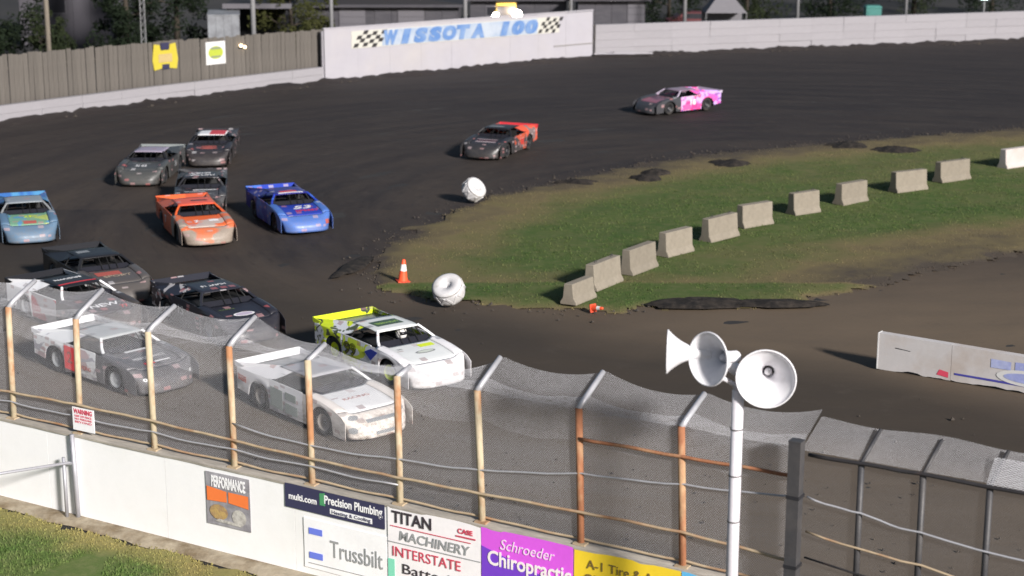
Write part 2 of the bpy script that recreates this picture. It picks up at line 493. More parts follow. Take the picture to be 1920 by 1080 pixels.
# loose dirt crumbs thrown to the edges of the racing surface
surf('crumb_dirt', (.040, .034, .031), .95, (.075, .062, .050), 2, var=.35)
rc = random.Random(3); cv, cf = [], []
def crumb(x, y, z, r):
    q = len(cv); a = rc.uniform(0, 6.28)
    for k in range(4):
        aa = a + k * math.pi / 2; rr = r * rc.uniform(.6, 1.2); cv.append((x + math.cos(aa) * rr, y + math.sin(aa) * rr, z - .01))
    cv.append((x + rc.uniform(-.3, .3) * r, y + rc.uniform(-.3, .3) * r, z + r * rc.uniform(.5, 1.1)))
    cf.extend([(q, q + 1, q + 4), (q + 1, q + 2, q + 4), (q + 2, q + 3, q + 4), (q + 3, q, q + 4)])
for (ax, ay), (bx, by) in zip(INF, INF[1:] + INF[:1]):
    L_ = math.dist((ax, ay), (bx, by))
    if (ax > 30 and bx > 30) or (ay < 70 and ax > 7): continue
    for k in range(int(L_ * 9)):
        t = rc.random(); o_ = rc.gauss(0, .55); nx_, ny_ = -(by - ay) / L_, (bx - ax) / L_
        crumb(ax + (bx - ax) * t + nx_ * o_, ay + (by - ay) * t + ny_ * o_, .0, abs(rc.gauss(0, .028)) + .01)
for (ax, ay), (bx, by) in zip(FAR, FAR[1:]):
    for k in range(int(math.dist((ax, ay), (bx, by)) * 10)):
        t = rc.random(); crumb(ax + (bx - ax) * t, ay + (by - ay) * t - abs(rc.gauss(.3, .9)), .0, abs(rc.gauss(0, .05)) + .02)
for k in range(900):
    x = rc.uniform(-14, 16); lo_ = 27.4 - .601 * x
    crumb(x, lo_ + 1.0 + abs(rc.gauss(0, 7)), 0, abs(rc.gauss(0, .022)) + .008)
tag(obj('dirt_crumbs', mesh_from('dirt_crumbs', cv, cf, MATS['crumb_dirt'])), 'loose dirt crumbs scattered over the track edges', 'dirt', kind='stuff')

# ------------------------------------------------------------------ far walls
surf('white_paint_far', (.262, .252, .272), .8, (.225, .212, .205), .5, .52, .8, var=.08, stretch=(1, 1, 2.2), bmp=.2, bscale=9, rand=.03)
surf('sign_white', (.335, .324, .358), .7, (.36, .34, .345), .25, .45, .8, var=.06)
surf('sign_yellowish', (.45, .44, .40), .7, var=.05)
surf('sign_blue', (.08, .17, .38), .6, (.15, .24, .42), .8, var=.1)
surf('sign_black', (.022, .020, .022), .6)
_blockcache = {}
def block_wall(name, line, heights, course_h, block_len, thick, label, group=None):
    root = empty(name, (line[0][0], line[0][1], 0)); tag(root, label, 'wall')
    for (ax, ay), (bx, by) in zip(line, line[1:]):
        L = math.hypot(bx - ax, by - ay); n = max(1, round(L / block_len)); a = math.atan2(by - ay, bx - ax)
        nc = heights
        for i in range(n):
            x = ax + (bx - ax) * (i + .5) / n; y = ay + (by - ay) * (i + .5) / n
            for k in range(nc):
                key = (round(L / n, 2), course_h, thick)
                if key not in _blockcache:
                    mb = MB(); l = L / n - .004
                    # bevelled block
                    mb.box(-l / 2, l / 2, 0, thick, -.25 if False else 0, course_h - .004, taper=.0)
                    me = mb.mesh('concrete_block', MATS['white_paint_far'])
                    bm = bmesh.new(); bm.from_mesh(me); bmesh.ops.bevel(bm, geom=bm.edges[:], offset=.008, segments=1, affect='EDGES'); bm.to_mesh(me); bm.free()
                    _blockcache[key] = me
                o = obj('concrete_block', _blockcache[key], root)
                off = random.uniform(-.03, .03) - .012 * k
                o.location = (x - root.location.x - math.sin(a) * off, y - root.location.y + math.cos(a) * off, k * course_h - .02)
                o.rotation_euler = (0, 0, a + random.uniform(-.006, .006))
    return root
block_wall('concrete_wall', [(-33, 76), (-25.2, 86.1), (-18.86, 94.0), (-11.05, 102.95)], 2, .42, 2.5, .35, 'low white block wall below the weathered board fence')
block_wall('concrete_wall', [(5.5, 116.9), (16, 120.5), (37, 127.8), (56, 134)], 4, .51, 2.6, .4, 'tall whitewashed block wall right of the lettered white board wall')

# the lettered board wall
sa, sb = Vector((-10.93, 103.0)), Vector((5.3, 116.3))
SL = (sb - sa).length; SA = math.atan2(sb.y - sa.y, sb.x - sa.x); SH = 3.0
root = tag(empty('billboard_wall', (sa.x, sa.y, 0), SA), 'tall white board wall with blue lettering between checkered flags', 'wall')
npan = 9
for i in range(npan):
    w = SL / npan
    mb = MB().box(i * w + .003, (i + 1) * w - .003, 0, .12, -.05, SH + (.02 if i % 2 else 0) - .05 * i / npan)
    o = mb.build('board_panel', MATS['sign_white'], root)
    o.location = (0, random.uniform(-.008, .008), 0)
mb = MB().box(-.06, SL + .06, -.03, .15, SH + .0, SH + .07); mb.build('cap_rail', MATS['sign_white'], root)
mb = MB()
for i in range(npan + 1):
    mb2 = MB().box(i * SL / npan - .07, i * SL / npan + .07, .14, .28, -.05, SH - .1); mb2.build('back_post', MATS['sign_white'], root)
mb = MB().box(SL * .84, SL + .02, -.05, .0, .86, .92); mb.build('batten', surf('grey_wood', (.22, .21, .2), .8), root)  # thin strip in a greyer wood across the right end panels
mb = MB().box(SL * .09, SL * .86, -.022, -.012, 1.76, 2.78); mb.build('lettering_panel', MATS['sign_yellowish'], root)
MB().box(SL * .195, SL * .772, -.030, -.023, 1.80, 2.74).build('lettering_field', surf('sign_paleblue', (.27, .33, .43), .6, (.36, .40, .46), .7, var=.08), root)
# letters: one mesh each letter; the panel reads left to right
word = 'WISSOTA 100'
x0, x1 = SL * .20, SL * .775
cw = (x1 - x0) / len(word)
for i, ch in enumerate(word):
    if ch == ' ': continue
    me = text_mesh(ch, 1.02, .085, .18, .01)
    xs_ = [v.co.x for v in me.vertices]; wch = max(xs_) - min(xs_); cx = (max(xs_) + min(xs_)) / 2
    zs_ = [v.co.y for v in me.vertices]; cy = (max(zs_) + min(zs_)) / 2; hh = max(zs_) - min(zs_)
    k = min(1.9, cw * .98 / wch)
    map_mesh(me, lambda v: Vector((x0 + cw * (i + .5) + (v.x - cx) * k, -.045 - v.z, 2.26 + (v.y - cy) * .90 / hh)))
    me.materials.append(MATS['sign_blue']); obj('letter', me, root)
def flag(xa, xb):
    nx, nz = 6, 4
    cwf, chh = (xb - xa) / nx, .92 / nz
    mb = MB()
    for i in range(nx):
        for j in range(nz):
            if (i + j) % 2: continue
            zz = 1.80 + j * chh; sh = .12 * j
            wv = .05 * math.sin(i * 1.3)
            mb.add([(xa + i * cwf + sh, -.032, zz + wv), (xa + (i + 1) * cwf + sh, -.032, zz + wv + .02), (xa + (i + 1) * cwf + sh + .12, -.032, zz + chh + wv + .02), (xa + i * cwf + sh + .12, -.032, zz + chh + wv)], [(0, 1, 2, 3)])
    obj('checkered_flag', mb.mesh('checkered_flag', MATS['sign_black'], fix=False), root)
flag(SL * .095, SL * .19); flag(SL * .775, SL * .855)

o = MB().box(0, 3.9, 0, .14, 0, .08).build('white_plank', MATS['sign_white'], None, (5.4, 115.9, .18), .1)
tag(o, 'long pale plank lying at the foot of the block wall beside the lettered wall', 'plank')

# weathered board fence
surf('weathered_wood', (.100, .090, .081), .9, (.122, .110, .098), .9, var=.22, stretch=(6, 6, .5), bmp=.3, bscale=25, rand=.09)
surf('fence_rail_wood', (.12, .105, .09), .9, var=.25, stretch=(1, 1, 1))
FL = [(-33.2, 77.3), (-25.6, 86.9), (-19.3, 94.8), (-11.15, 103.9)]
root = tag(empty('board_fence', (FL[0][0], FL[0][1], 0)), 'weathered grey vertical board fence behind the low white wall', 'fence')
plank_me = []
for k in range(6):
    pw = .29
    mb = MB(); top = [0, .02, -.015, .03, -.02, .01][k]
    mb.box(-pw / 2 + .008, pw / 2 - .008, -.015, .015, .02, 3.15 + top)
    plank_me.append(mb.mesh('plank', MATS['weathered_wood']))
tot = sum(math.dist(a, c2) for a, c2 in zip(FL, FL[1:])); run = 0
for (ax, ay), (bx, by) in zip(FL, FL[1:]):
    L = math.dist((ax, ay), (bx, by)); n = int(L / .29); a = math.atan2(by - ay, bx - ax)
    for i in range(n):
        t = (i + .5) / n; s_ = (run + t * L) / tot
        o = obj('plank', random.choice(plank_me), root, (ax + (bx - ax) * t - FL[0][0] - math.sin(a) * random.uniform(-.02, .02), ay + (by - ay) * t - FL[0][1], 0), a + random.uniform(-.03, .03))
        o.scale = (1, 1, 1.06 - .13 * s_ + random.uniform(-.012, .012))
        o.rotation_euler.y = random.uniform(-.01, .01)
    for z in (.8, 2.5):
        mb = MB(); mb.tube((ax - FL[0][0], ay - FL[0][1] + .12, z), (bx - FL[0][0], by - FL[0][1] + .12, z), .05, 4); mb.build('rail', MATS['fence_rail_wood'], root)
    for i in range(int(L / 2.4) + 1):
        t = i * 2.4 / L
        MB().tube((ax + (bx - ax) * t - FL[0][0], ay + (by - ay) * t - FL[0][1] + .2, 0), (ax + (bx - ax) * t - FL[0][0], ay + (by - ay) * t - FL[0][1] + .2, 2.9), .07, 6).build('post', MATS['fence_rail_wood'], root)
    run += L
def fence_angle(x):
    for (ax, ay), (bx, by) in zip(FL, FL[1:]):
        if ax <= x <= bx: return math.atan2(by - ay, bx - ax), ay + (by - ay) * (x - ax) / (bx - ax)
surf('yellow_paint', (.46, .38, .04), .5, var=.1); surf('dark_navy', (.03, .03, .07), .5); surf('tan_board', (.42, .32, .14), .6)
surf('board_white', (.60, .60, .60), .6, var=.08); surf('lime', (.36, .42, .05), .5); surf('grey_green', (.20, .23, .16), .5)
a, y = fence_angle(-18.7)
root = tag(empty('sign_board', (-18.75, y - .12, 0), a), 'yellow and dark sign board fixed to the weathered board fence', 'sign')
MB().prism([(-.75, 1.55), (-.3, 1.62), (.3, 1.62), (.75, 1.55), (.85, 2.1), (.72, 2.95), (.35, 2.9), (.28, 2.6), (-.28, 2.6), (-.35, 2.9), (-.72, 2.95), (-.85, 2.1)], -.03, 0).build('panel', MATS['yellow_paint'], root)
MB().box(-.27, .27, -.045, -.005, 2.63, 3.0).build('dark_block', MATS['dark_navy'], root)
MB().box(-.45, .45, -.045, -.032, 1.95, 2.4).build('tan_panel', MATS['tan_board'], root)
MB().box(-.24, .24, -.05, -.032, 1.58, 1.85).build('dark_block', MATS['dark_navy'], root)
a, y = fence_angle(-16.4)
root = tag(empty('sign_board', (-16.45, y - .10, 0), a), 'small white sign with green oval on the weathered board fence', 'sign')
MB().box(-.68, .68, -.03, 0, 1.55, 2.8).build('panel', MATS['board_white'], root)
mb = MB(); mb.add([(0.52 * math.cos(q * math.pi / 12), -.036, 2.2 + .36 * math.sin(q * math.pi / 12)) for q in range(24)], [tuple(range(24))]); obj('oval', mb.mesh('oval', MATS['lime'], fix=False), root)
MB().box(-.34, .34, -.045, -.038, 2.38, 2.5).build('band', MATS['grey_green'], root)
MB().box(-.34, .34, -.045, -.038, 1.92, 2.02).build('band', MATS['grey_green'], root)
LAMP = emis('lamp_warm', (1, .74, .42), 9); LAMPW = emis('lamp_white', (1, .93, .86), 60); LAMPG = emis('lamp_green', (.72, 1, .9), 8)
surf('dark_metal', (.035, .035, .04), .5, var=.2, metallic=.3)
a, y = fence_angle(-15.1)
root = tag(empty('wall_lamp', (-15.15, y - .1, 2.35), a), 'small lit lamp fixture on the board fence near the grey pole', 'lamp')
MB().box(-.30, .30, -.05, 0, -.05, .05).build('bracket', MATS['dark_metal'], root)
for q in (-.2, .08): MB().lathe([(0.001, -.1), (.07, -.06), (.08, 0), (.001, .06)], 10, Matrix.Translation((q, -.1, .05 - q * .35))).build('bulb', LAMP, root)

# ------------------------------------------------------------------ near wall, banners, footing
surf('white_wall', (.90, .90, .91), .7, (.84, .84, .83), .6, .5, .8, var=.03, bmp=.12, bscale=14)
surf('wall_cap', (.36, .33, .29), .9, (.55, .50, .43), 1.6, .4, .7, var=.3, stretch=(.4, 2, 2), bmp=.4, bscale=20)
root = tag(empty('trackside_wall', tuple(W(0, 0, 0)), WANG), 'bright white trackside wall carrying the advertising banners', 'wall')
x = -32.0; k = 0
while x < 22:
    MB().box(x + .004, x + 3.05 - .004, 0 + random.uniform(0, .004), .26, -.1, WALL_H - .035).build('wall_section', MATS['white_wall'], root); x += 3.05
pts = []
for k in range(-160, 111):
    x = k * .2
    e = .012 * fbm(x, 0, 1.2)
    pts.append([(x, -.016 + e, WALL_H - .05), (x, -.02 + e, WALL_H - .008 + e), (x, .10, WALL_H + .012 + e), (x, .27, WALL_H + .01 - e), (x, .30, WALL_H - .05)])
obj('cap', grid_mesh('cap', pts, MATS['wall_cap'], .012, False), root)

def banner(label, x0, x1, z0, z1, col, cat='banner', thick=.012, off=.006, name='banner'):
    r = tag(empty(name, tuple(W(x0, -off, z0)), WANG), label, cat, 'advertising on the trackside wall')
    w, h = x1 - x0, z1 - z0
    # panel with slight waviness
    rows = []
    for j in range(9):
        rows.append([])
        for i in range(17):
            u, v = i / 16 * w, j / 8 * h
            rows[-1].append((u, -thick - .006 * noise.noise(Vector((u * 1.5 + x0, v * 2, 3))), v + .008 * math.sin(u * 2 + x0)))
    me = grid_mesh('panel', rows, col, .006, False); obj('panel', me, r)
    return r, w, h
def put_text(r, body, x, z, size, mat, bold=.01, shear=0, sq=1.0, name='lettering', slope=0, fit=None, depth=.024):
    me = text_mesh(body, size, bold * size, shear, .002)
    if fit:
        xs_ = [v.co.x for v in me.vertices]; k = fit / (max(xs_) - min(xs_)); 
    else: k = sq
    map_mesh(me, lambda v: Vector((x + v.x * k, -depth - v.z, z + v.y + slope * v.x)))
    me.materials.append(mat); return obj(name, me, r)
P = lambda n, c, **kw: surf(n, c, kw.pop('rough', .5), var=.06, **kw)
pw_ = P('print_white', (.9, .9, .92)); pg = P('print_grey', (.34, .35, .36)); pk = P('print_black', (.05, .04, .05)); pn = P('print_navy', (.045, .045, .10))
po = P('print_orange', (.90, .22, .06)); pgr = P('print_green', (.08, .32, .14)); pbl = P('print_blue', (.16, .22, .78)); pred = P('print_red', (.62, .07, .12))
ppk = P('print_magenta', (.74, .12, .80)); ppu = P('print_purple', (.20, .06, .62)); pye = P('print_yellow', (.92, .66, .04)); pcy = P('print_cyan', (.14, .52, .86)); pmint = P('print_mint', (.25, .72, .52))
pgy = surf('print_slate', (.26, .25, .28), .5, (.40, .39, .42), 2.5, var=.2)
# poster
r, w, h = banner('tall grey poster with orange band on the white wall', -6.60, -5.56, .55, 1.57, pgy, 'poster', name='poster')
put_text(r, 'PERFORMANCE', w * .52, h * .83, .30, pw_, .03, fit=.80)
MB().add([(.03, -.024, .46), (.5, -.024, .49), (.5, -.024, .70), (.03, -.024, .74)], [(0, 1, 2, 3)]).build('band', po, r)
MB().add([(.54, -.024, .49), (1.01, -.024, .45), (1.01, -.024, .70), (.54, -.024, .70)], [(0, 1, 2, 3)]).build('band', po, r)
surf('print_ochre', (.52, .36, .14), .6, (.35, .22, .14), 6, var=.3); surf('print_pale', (.6, .58, .54), .6, (.4, .38, .36), 7, var=.3)
MB().add([(.30 + .2 * math.cos(q * .52) * 1.1, -.024, .27 + .15 * math.sin(q * .52)) for q in range(12)], [tuple(range(12))]).build('picture', MATS['print_ochre'], r)
MB().add([(.78 + .17 * math.cos(q * .52), -.024, .24 + .16 * math.sin(q * .52)) for q in range(12)], [tuple(range(12))]).build('picture', MATS['print_pale'], r)
MB().add([(.2, -.025, .08), (.86, -.025, .07), (.7, -.025, .13), (.3, -.025, .14)], [(0, 1, 2, 3)]).build('picture', MATS['print_pale'], r)
# navy plumbing banner
r, w, h = banner('dark navy banner with white lettering and small green patch', -4.74, -2.56, 1.23, 1.68, pn)
put_text(r, 'multi.com', .40, h * .50, .17, pw_, .02, fit=.62)
MB().add([(.78, -.024, .18), (.9, -.024, .18), (.9, -.024, .42), (.78, -.024, .40)], [(0, 1, 2, 3)]).build('green_patch', pgr, r)
put_text(r, 'Precision Plumbing', w * .69, h * .66, .22, pw_, .02, fit=1.25)
MB().add([(w * .46, -.024, .06), (w * .88, -.024, .045), (w * .88, -.024, .145), (w * .46, -.024, .16)], [(0, 1, 2, 3)]).build('white_strip', pw_, r)
put_text(r, 'Heating & Cooling', w * .67, .10, .09, pn, .01, fit=.84, depth=.028)
# Truss banner
r, w, h = banner('white banner with grey lettering and two blue bars', -4.34, -2.53, .16, 1.10, P('banner_white', (.93, .93, .95)))
for z in (.66, .20):
    MB().add([(.12, -.024, z), (.42, -.024, z), (.42, -.024, z + .12), (.12, -.024, z + .12)], [(0, 1, 2, 3)]).build('blue_bar', pbl, r)
put_text(r, 'Trussbilt', w * .64, h * .48, .46, pg, .0, fit=1.14)
MB().add([(.1, -.024, .10), (w - .05, -.024, .10), (w - .05, -.024, .112), (.1, -.024, .112)], [(0, 1, 2, 3)]).build('rule', pg, r)
# Titan banner
bw2 = P('banner_white_pink', (.93, .90, .92))
r, w, h = banner('white banner with black and red lettering in three rows beside the purple banner', -2.50, -.60, .30, 1.68, bw2)
put_text(r, 'TITAN', w * .27, h * .87, .30, pk, .02, fit=.82)
put_text(r, 'CASE', w * .84, h * .88, .12, pred, .03, fit=.30)
MB().add([(w * .74, -.024, h * .80), (w * .95, -.024, h * .80), (w * .95, -.024, h * .82), (w * .74, -.024, h * .82)], [(0, 1, 2, 3)]).build('rule', pred, r)
MB().add([(.06, -.024, h * .745), (w * .9, -.024, h * .745), (w * .9, -.024, h * .757), (.06, -.024, h * .757)], [(0, 1, 2, 3)]).build('rule', pred, r)
put_text(r, 'MACHINERY', w * .50, h * .635, .24, pg, .015, fit=1.45, shear=.12)
MB().add([(.0, -.024, h * .53), (w, -.024, h * .53), (w, -.024, h * .542), (.0, -.024, h * .542)], [(0, 1, 2, 3)]).build('rule', pg, r)
put_text(r, 'INTERSTATE', w * .42, h * .41, .26, pred, .0, fit=1.4)
put_text(r, 'Batteries', w * .50, h * .20, .26, pk, .0, fit=1.3)
MB().add([(.0, -.024, .05), (.14, -.024, .05), (.14, -.024, .42), (.0, -.024, .42)], [(0, 1, 2, 3)]).build('mint_patch', pmint, r)
# purple banner
r, w, h = banner('magenta and purple banner with pale lettering', -.59, 1.17, .75, 1.68, ppk)
MB().add([(.01, -.022, .01), (w - .01, -.022, .01), (w - .01, -.022, .16), (.01, -.022, .60)], [(0, 1, 2, 3)]).build('purple_field', ppu, r)
put_text(r, 'Schroeder', w * .50, h * .74, .27, P('print_pink', (.93, .70, .9)), .0, .25, fit=1.05, depth=.028)
put_text(r, 'Chiropractic', w * .53, h * .44, .36, P('print_cream', (.93, .86, .86)), .02, fit=1.6, depth=.03)
# yellow banner
r, w, h = banner('yellow banner with dark lettering next to the purple one', 1.19, 3.10, .75, 1.68, pye)
put_text(r, 'A-1 Tire & Auto', w * .52, h * .74, .22, P('print_olive', (.20, .14, .05)), .0, fit=1.5)
put_text(r, 'SERVICE', w * .42, h * .45, .26, P('print_olive', (.20, .14, .05)), .02, fit=1.2)
r, w, h = banner('cyan banner at the right end of the visible advertising', 3.12, 5.0, .75, 1.68, pcy)

# ------------------------------------------------------------------ catch fence
surf('rust_post', (.50, .42, .29), .8, (.40, .19, .09), 1.7, .46, .60, var=.25, stretch=(1, 1, .5), bmp=.3, bscale=30)
surf('rust_red', (.36, .15, .075), .85, (.48, .30, .17), 2.2, .50, .66, var=.3, stretch=(1, 1, .5), bmp=.3, bscale=30)
surf('rail_tan', (.46, .36, .24), .8, (.36, .19, .10), 1.2, .5, .68, var=.25)
surf('galvanised', (.52, .52, .55), .5, var=.15, metallic=.35)
surf('galv_mesh', (.60, .60, .63), .5, var=.1, metallic=.1)
surf('old_mesh', (.19, .185, .185), .55, var=.2, metallic=.2)
surf('black_rail', (.030, .028, .030), .6, (.10, .055, .04), 1.2, .55, .7, var=.3)
root = tag(empty('catch_fence', tuple(W(0, 0, 0)), WANG), 'rusty post and chain link catch fence standing on the white wall', 'fence')
PX = [-17.2, -15.36, -13.52, -11.68, -9.87, -7.95, -6.01, -4.23, -2.33, -.65, 1.24, 3.07]
LEAN = {1.24: -.07, 3.07: -.09, -.65: -.10}
BEND = 4.0
PY = .13
REACH = {7: (.42, .20), 8: (.30, .10), 9: (.62, .42)}      # arms bent down by past hits
def tipz(i): return REACH[i][1] if i in REACH else .40 + .05 * math.sin(i * 2.1)
def tipr(i): return REACH[i][0] if i in REACH else .68
for i, x in enumerate(PX):
    ln = LEAN.get(x, -.03 if x > -9 else .06)
    mt = MATS['rust_red'] if x > 1 else MATS['rust_post']
    p = MB().path([(x, PY, WALL_H - .3), (x + ln * .5, PY, 2.8), (x + ln, PY, BEND)], .062, 8).build('post', mt, root, smooth=True)
    MB().path([(x + ln, PY, BEND - .02), (x + ln + .03, PY + .12, BEND + .10 * tipz(i) / .4), (x + ln + .06, PY + tipr(i) + .02, BEND + tipz(i))], [.055, .05, .045], 8).build('arm', MATS['galvanised'], p, smooth=True)
    MB().box(x - .11, x + .11, PY - .10, PY + .12, WALL_H, WALL_H + .03).build('base_plate', MATS['rail_tan'], p)
def cable(name, pts, r, mat, sag=.0):
    out = []
    for (a, c2) in zip(pts, pts[1:]):
        for k in range(6):
            t = k / 6; out.append((a[0] + (c2[0] - a[0]) * t, a[1] + (c2[1] - a[1]) * t, a[2] + (c2[2] - a[2]) * t - sag * 4 * t * (1 - t) + .008 * math.sin(a[0] * 3 + t * 9)))
    out.append(pts[-1])
    MB().path(out, r, 6).build(name, mat, root, smooth=True)
cable('rail', [(x, PY - .08, 2.25 + .05 * math.sin(x * .5)) for x in PX] + [(5.0, PY - .08, 2.2)], .026, MATS['rail_tan'])
cable('cable', [(x, PY - .05, 2.06) for x in PX if x < -2.2], .016, MATS['galvanised'], .03)
cable('cable', [(-6.0, PY - .04, 2.55), (-4.2, PY - .04, 2.44), (-2.33, PY - .04, 2.53), (-.65, PY - .04, 2.64), (1.24, PY - .04, 2.93), (3.07, PY - .04, 3.08), (5.0, PY - .04, 3.25)], .016, MATS['galvanised'], .03)
cable('rail', [(1.2, PY - .06, 3.51), (3.05, PY - .06, 3.53), (4.95, PY - .06, 3.56)], .030, MATS['rust_red'])
cable('bottom_rail', [(x, PY + .02, WALL_H + .09) for x in PX] + [(5, PY + .02, WALL_H + .08)], .022, MATS['rail_tan'], .02)

def wires(u0, u1, v0, v1, fn, pitch=.075, r=.0032, nseg=5):
    """diagonal woven wires of a rectangular bay, bent through fn(u,v)->point"""
    mb = MB(); H_ = v1 - v0
    for sgn in (1, -1):
        k = math.floor((u0 - H_) / pitch)
        while k * pitch < u1 + H_:
            c0 = k * pitch; k += 1
            ua, ub = c0, c0 + sgn * H_
            lo, hi = 0.0, 1.0
            du = ub - ua
            t1, t2 = (u0 - ua) / du, (u1 - ua) / du
            if t1 > t2: t1, t2 = t2, t1
            lo, hi = max(lo, t1), min(hi, t2)
            if hi - lo < .01: continue
            n = max(1, round(nseg * (hi - lo)))
            P_ = [Vector(fn(ua + du * (lo + (hi - lo) * q / n), v0 + H_ * (lo + (hi - lo) * q / n))) for q in range(n + 1)]
            # flat-sided wire: three-sided tube
            rings = []
            for q, p in enumerate(P_):
                d = (P_[min(q + 1, n)] - P_[max(q - 1, 0)]).normalized()
                u = d.cross(Vector((0, 1, .2))).normalized(); w = u.cross(d)
                rings.append([p + u * r, p - u * r * .5 + w * r * .87, p - u * r * .5 - w * r * .87])
            vs = [v for rg in rings for v in rg]
            mb.add(vs, [(q * 3 + e, q * 3 + (e + 1) % 3, (q + 1) * 3 + (e + 1) % 3, (q + 1) * 3 + e) for q in range(n) for e in range(3)])
    return mb
def panel(name, u0, u1, v0, v1, fn, mat, **kw):
    o = obj(name, wires(u0, u1, v0, v1, fn, **kw).mesh(name, mat, fix=False), root); o['kind'] = 'stuff'; return o
def bulge(u, v): return .03 * noise.noise(Vector((u * .8, v * .8, 2)))
for i, (a, c2) in enumerate(zip(PX, PX[1:] + [4.95])):
    panel('mesh_panel', a, c2, WALL_H + .08, BEND, lambda u, v: (u, PY + .03 + bulge(u, v), v), MATS['galv_mesh'], nseg=3, pitch=.043, r=.0011)
    def over(u, v, a=a, c2=c2, i=i):
        t = (u - a) / (c2 - a); s = 4 * t * (1 - t)
        zt = tipz(i) * (1 - t) + tipz(i + 1) * t
        rt_ = tipr(i) * (1 - t) + tipr(i + 1) * t
        return (u + .05 * v, PY + .02 + rt_ * v, BEND + zt * v - .12 * s * v - .03 * s)
    panel('overhang_mesh', a, c2, 0, 1.02, over, MATS['galv_mesh'], nseg=6, pitch=.043, r=.00125)
    def lap(u, v, a=a, c2=c2, i=i):
        t = (u - a) / (c2 - a); s = 4 * t * (1 - t)
        return (u, PY + .06 + .25 * max(0, v), BEND + .20 * v - .13 * s + .03 * noise.noise(Vector((u * 2, 0, 4))) - (.38 * -v if v < 0 else 0))
    panel('overlap_mesh', a, c2, -.9, .75, lap, MATS['galv_mesh'], nseg=4, pitch=.064, r=.0015)
# right end: dark gate post, dark posts, black rail
surf('dark_post', (.060, .060, .066), .55, (.09, .085, .085), 1.2, var=.2, metallic=.2, bmp=.15, bscale=25)
o = tag(empty('gate_post', tuple(W(4.99, -.14, 0)), WANG), 'thick dark steel post right of the horn speaker pole', 'post')
MB().box(-.095, .095, -.09, .09, -.05, 4.18).build('shaft', MATS['dark_post'], o)
MB().box(-.10, .10, -.095, .095, 4.18, 4.20).build('cap', MATS['dark_post'], o)
for z in (3.3, 2.2): MB().box(-.105, .105, -.10, .13, z, z + .05).build('band', MATS['dark_metal'], o)
for i, x in enumerate((5.9, 6.83, 7.8, 8.9)):
    p = MB().path([(x, PY, WALL_H - .3), (x, PY, 3.95)], .05, 8).build('post', MATS['dark_post'], root, smooth=True)
    MB().path([(x, PY, 3.93), (x + .08, PY + .55, 4.30)], .03, 6).build('arm', MATS['dark_post'], p, smooth=True)
cable('rail', [(5.1, PY - .06, 3.93), (6.8, PY - .06, 3.94), (9.6, PY - .06, 3.93)], .030, MATS['black_rail'])
cable('cable', [(5.1, PY - .06, 3.27), (5.95, PY - .06, 3.18), (6.85, PY - .06, 3.05), (9.4, PY - .06, 2.9)], .016, MATS['galvanised'], .03)
cable('cable', [(5.1, PY - .06, 2.72), (6.9, PY - .06, 2.55), (9.4, PY - .06, 2.3)], .018, MATS['rail_tan'], .03)
cable('cable', [(5.1, PY - .06, 2.30), (9.4, PY - .06, 1.98)], .016, MATS['black_rail'], .03)
for a, c2 in ((4.95, 5.9), (5.9, 6.83), (6.83, 7.8), (7.8, 8.9), (8.9, 9.9)):
    panel('mesh_panel', a, c2, WALL_H + .08, 3.93, lambda u, v: (u, PY + .03 + bulge(u, v), v), MATS['old_mesh'], nseg=3, pitch=.043, r=.0014)
    panel('overhang_mesh', a, c2, 0, 1.0, lambda u, v: (u + .08 * v, PY + .04 + .58 * v, 3.95 + .36 * v + .03 * math.sin(u * 3) * v), MATS['galv_mesh'], nseg=4, pitch=.043, r=.0014)
panel('overlap_mesh', 7.75, 9.0, 0, .9, lambda u, v: (u, PY - .02 + .4 * v, 3.95 + .33 * v), MATS['galv_mesh'], nseg=3, pitch=.07, r=.004)

# warning notice wired to the fence
r = tag(empty('notice', tuple(W(-9.93, .02, 1.80)), WANG), 'small red and white notice wired to the catch fence', 'sign')
MB().box(0, .56, -.01, .004, 0, .46).build('panel', MATS['print_white'], r)
put_text(r, 'WARNING', .28, .38, .13, pred, .03, fit=.48, depth=.014)
for k in range(3): put_text(r, 'KEEP OFF FENCE' if k == 0 else ('NO PERSONS' if k == 1 else 'BEYOND'), .28, .29 - k * .06, .055, pred, .01, fit=.44, depth=.014)

# chain-link gate leaning against the wall at the left
surf('grey_pipe', (.42, .42, .46), .5, var=.15, metallic=.4)
gr = tag(empty('chain_link_fence', tuple(W(-9.9, -.07, 0)), WANG), 'grey pipe fence meeting the white wall above the grass', 'fence')
MB().path([(.04, 0, -.05), (0.02, 0, .9), (.0, 0, 1.72)], .045, 8).build('post', MATS['grey_pipe'], gr, smooth=True)
MB().path([(-.16, -.10, .03), (-.16, -.10, 1.25)], .035, 8).build('post', MATS['grey_pipe'], gr, smooth=True)
M1 = WM.inverted()
ra = M1 @ Vector((-8.56, 32.5, 1.15)); rb = M1 @ Vector((-11.6, 30.8, 1.15))
off = Vector((-9.9, -.07, 0))
ra, rb = ra - off, rb - off
ra = Vector((-.03, -.07, 1.16))
MB().path([ra, rb], .030, 8).build('top_rail', MATS['grey_pipe'], gr, smooth=True)
MB().tube((-.17, -.1, 1.12), (.02, -.0, 1.14), .035, 6).build('clamp', MATS['grey_pipe'], gr)

